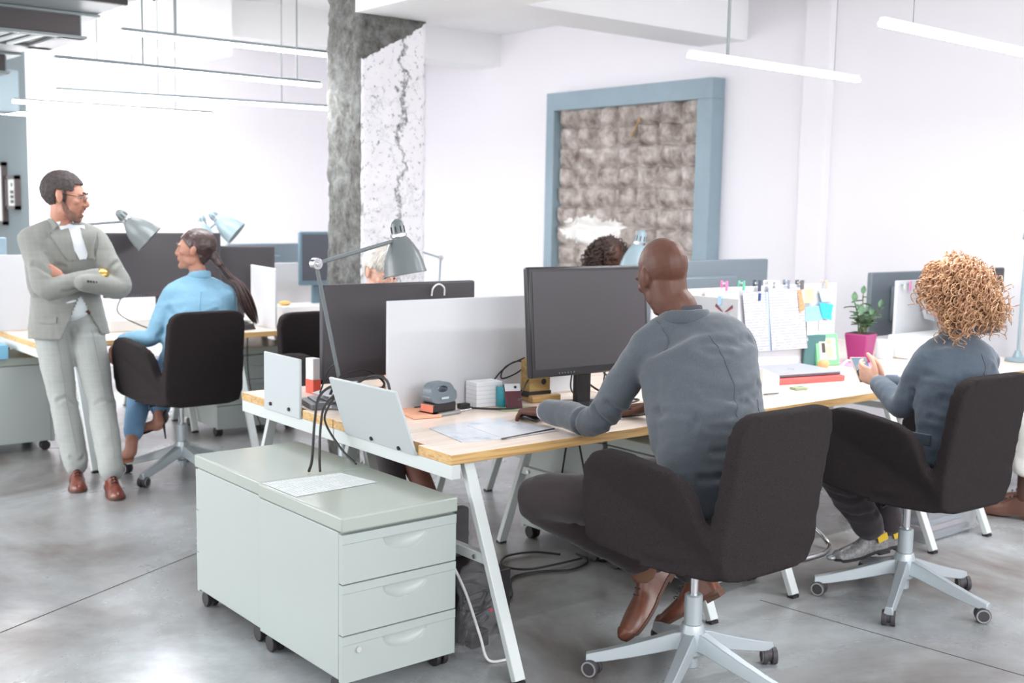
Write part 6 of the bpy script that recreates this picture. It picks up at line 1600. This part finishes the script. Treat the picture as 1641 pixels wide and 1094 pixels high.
single('box_file', 'blue topped white box on the left edge cabinet', 'box', MB().box2((1.80, 7.35, .6005), (1.98, 7.62, .69)), mat('box_blue', srgb(120, 176, 206), .5), bevel=.004)
cable('grey cable hanging behind the rear cabinet', [(3.42, 7.05, .70), (3.40, 7.0, .45), (3.44, 6.98, .20), (3.50, 6.95, .01)], .004)

# floor
t = thing('computer_case', 'low black case on the floor behind the front desk leg', 'computer', (2.49, 3.40, 0))
MB().box2((2.375, 3.215, .006), (2.615, 3.58, .245)).build('case', BLACK, t, bevel=.005)
MB().box2((2.395, 3.211, .03), (2.46, 3.215, .225)).build('front_panel', DKGREY, t)
ft = MB()
for x in (2.40, 2.59):
    for y in (3.24, 3.55): ft.cyl((x, y, 0), (x, y, .008), .012, n=10)
ft.build('feet', BLACK, t)
t = thing('wrapped_device', 'small dark device wrapped in clear plastic on the black case', 'wrapped device', (2.53, 3.48, .246))
MB().box2((2.475, 3.42, .247), (2.575, 3.54, .44)).build('device', DKGREY, t, bevel=.012)
wm = remesh(MB().box2((2.465, 3.41, .247), (2.585, 3.55, .455)), .012, 4, t); wrinkle(wm, .010, 20, 20, 20, seed=2); finish('plastic_wrap', wm, CLOUDY, t, sharp=0)
MB().tube([(2.47, 3.42, .30), (2.465, 3.415, .38), (2.48, 3.42, .45), (2.58, 3.42, .452)], .003).build('white_tie', WCABLE, t)
t = thing('plastic_bag', 'clear plastic bag of black cables behind the locked cabinet', 'plastic bag', (2.42, 3.10, 0))
bm_ = remesh(MB().limb([(2.36, 3.13, .03), (2.39, 3.11, .14), (2.37, 3.12, .27), (2.38, 3.14, .33)], [(.085, .05), (.10, .06), (.075, .045), (.03, .02)], side=(1, .2, 0)), .010, 3, t)
wrinkle(bm_, .018, 16, 16, 16, seed=5); finish('bag', bm_, CLOUDY, t, sharp=0)
coil = MB(); rg = random.Random(3)
for i in range(5):
    coil.tube([V(2.37+rg.uniform(-.03, .03)+.05*math.cos(a), 3.12+.018*math.sin(a*1.3+i), .05+.035*i+.04*math.sin(a)+.04) for a in [2*PI*q/8 for q in range(9)]], .006, seg=6, sub=3)
coil.build('coiled_cable', CABLE, t)
MB().box2((2.34, 3.09, .03), (2.42, 3.13, .09)).build('black_block', BLACK, t, bevel=.006)
MB().ell((2.405, 3.065, .17), (.008, .006, .008)).build('red_tag', mat('tag_red', srgb(190, 50, 70), .5), t)
cable('white cable falling from the desk past the plastic bag to the floor', [(2.30, 3.16, .34), (2.32, 3.10, .24), (2.345, 3.05, .10), (2.36, 3.02, .015), (2.42, 3.0, .006), (2.46, 3.01, .006)], .005, WCABLE)
cable('black cable looping on the floor from the case toward the bald man shoe', [(2.61, 3.50, .06), (2.72, 3.46, .008), (2.85, 3.50, .006), (3.0, 3.68, .006), (3.15, 3.68, .006), (3.28, 3.62, .006), (3.42, 3.66, .006), (3.46, 3.78, .006)], .005)
cable('second black cable ring on the floor under the near desk', [(3.42, 3.70, .012), (3.28, 3.70, .012), (3.12, 3.72, .012), (3.06, 3.82, .012), (3.16, 3.92, .012), (3.30, 3.90, .012), (3.38, 3.80, .012)], .005)
cable('thin black cable hanging straight under the desk, left of the pair', [(3.02, 3.36, .705), (3.0, 3.36, .6), (2.99, 3.37, .48), (2.995, 3.37, .42), (3.0, 3.38, .38)], .004, group='cables under the near desk')
cable('thin black cable hanging curved under the desk, right of the pair', [(3.06, 3.36, .705), (3.08, 3.36, .62), (3.12, 3.37, .50), (3.13, 3.38, .44), (3.12, 3.39, .39)], .004, group='cables under the near desk')
t = thing('storage_box', 'clear plastic storage box on the floor under the right desk', 'storage box', (5.15, 3.06, 0))
def tub(x0, x1, y0, y1, z0, z1, th, fl):
    b = MB(); b.add([(x0+fl, y0+fl, z0), (x1-fl, y0+fl, z0), (x1-fl, y1-fl, z0), (x0+fl, y1-fl, z0), (x0, y0, z1), (x1, y0, z1), (x1, y1, z1), (x0, y1, z1)], [(3, 2, 1, 0), (0, 1, 5, 4), (1, 2, 6, 5), (2, 3, 7, 6), (3, 0, 4, 7)]); return b
tub(4.93, 5.42, 2.90, 3.27, .004, .30, 0, .02).build('box', GLASS, t, bevel=.01)
MB().box2((4.915, 2.885, .30), (5.435, 3.285, .325)).build('lid', GLASS, t, bevel=.006)
MB().box2((4.925, 2.896, .285), (5.425, 2.902, .298)).build('rim', mat('rim_pale', srgb(205, 212, 214), .4), t)
MB().box2((5.20, 2.884, .20), (5.30, 2.890, .28)).build('label_sticker', PAPER, t)
for i, c in enumerate((srgb(96, 92, 104), srgb(150, 130, 140), srgb(120, 126, 140), srgb(92, 84, 92))):
    single('folded_file', ('lowest dark', 'second mauve', 'third blue grey', 'topmost dark')[i]+' file lying inside the clear storage box', 'file', MB().box2((4.97+.01*i, 2.94, .012+.032*i), (5.38-.02*i, 3.22, .038+.032*i)), mat('file_%s' % 'abcd'[i], c, .6), 'files in the storage box', bevel=.003)
t = thing('backpack', 'black bag on the floor between the two near chairs', 'bag', (4.28, 3.28, 0))
bm_ = remesh(MB().limb([(4.10, 3.26, .05), (4.26, 3.30, .075), (4.42, 3.32, .05)], [(.05, .05), (.09, .075), (.05, .05)], side=(0, 1, 0)), .012, 4, t); wrinkle(bm_, .012, 12, 12, 12); finish('bag', bm_, BLACK, t, sharp=0)
MB().tube([(4.18, 3.25, .13), (4.26, 3.23, .19), (4.36, 3.26, .13)], .008).build('strap', DKGREY, t)
t = thing('foot_rest', 'chrome tube foot rest on the floor behind the bald man chair', 'foot rest', (4.30, 3.15, 0))
MB().tube([(4.0, 3.22, .012), (4.14, 3.12, .012), (4.34, 3.10, .012), (4.47, 3.13, .014), (4.50, 3.17, .04), (4.47, 3.24, .10), (4.42, 3.28, .13)], .011, seg=10).build('tube', CHROME, t)
MB().box((4.40, 3.30, .15), (.16, .10, .02)).build('pad', BLACK, t, bevel=.006)
t = thing('water_bottle', 'clear plastic bottle standing on the floor by the black bag', 'bottle', (4.10, 3.36, 0))
MB().lathe([(0, .002), (.045, .002), (.05, .01), (.05, .20), (.042, .24), (.016, .275), (.016, .30), (0, .30)], Matrix.Translation((0, 0, 0))).build('bottle', GLASS, t, local=True)
MB().cyl((0, 0, .29), (0, 0, .315), .018, n=16).build('cap', mat('cap_white', srgb(226, 226, 226), .4), t, local=True)
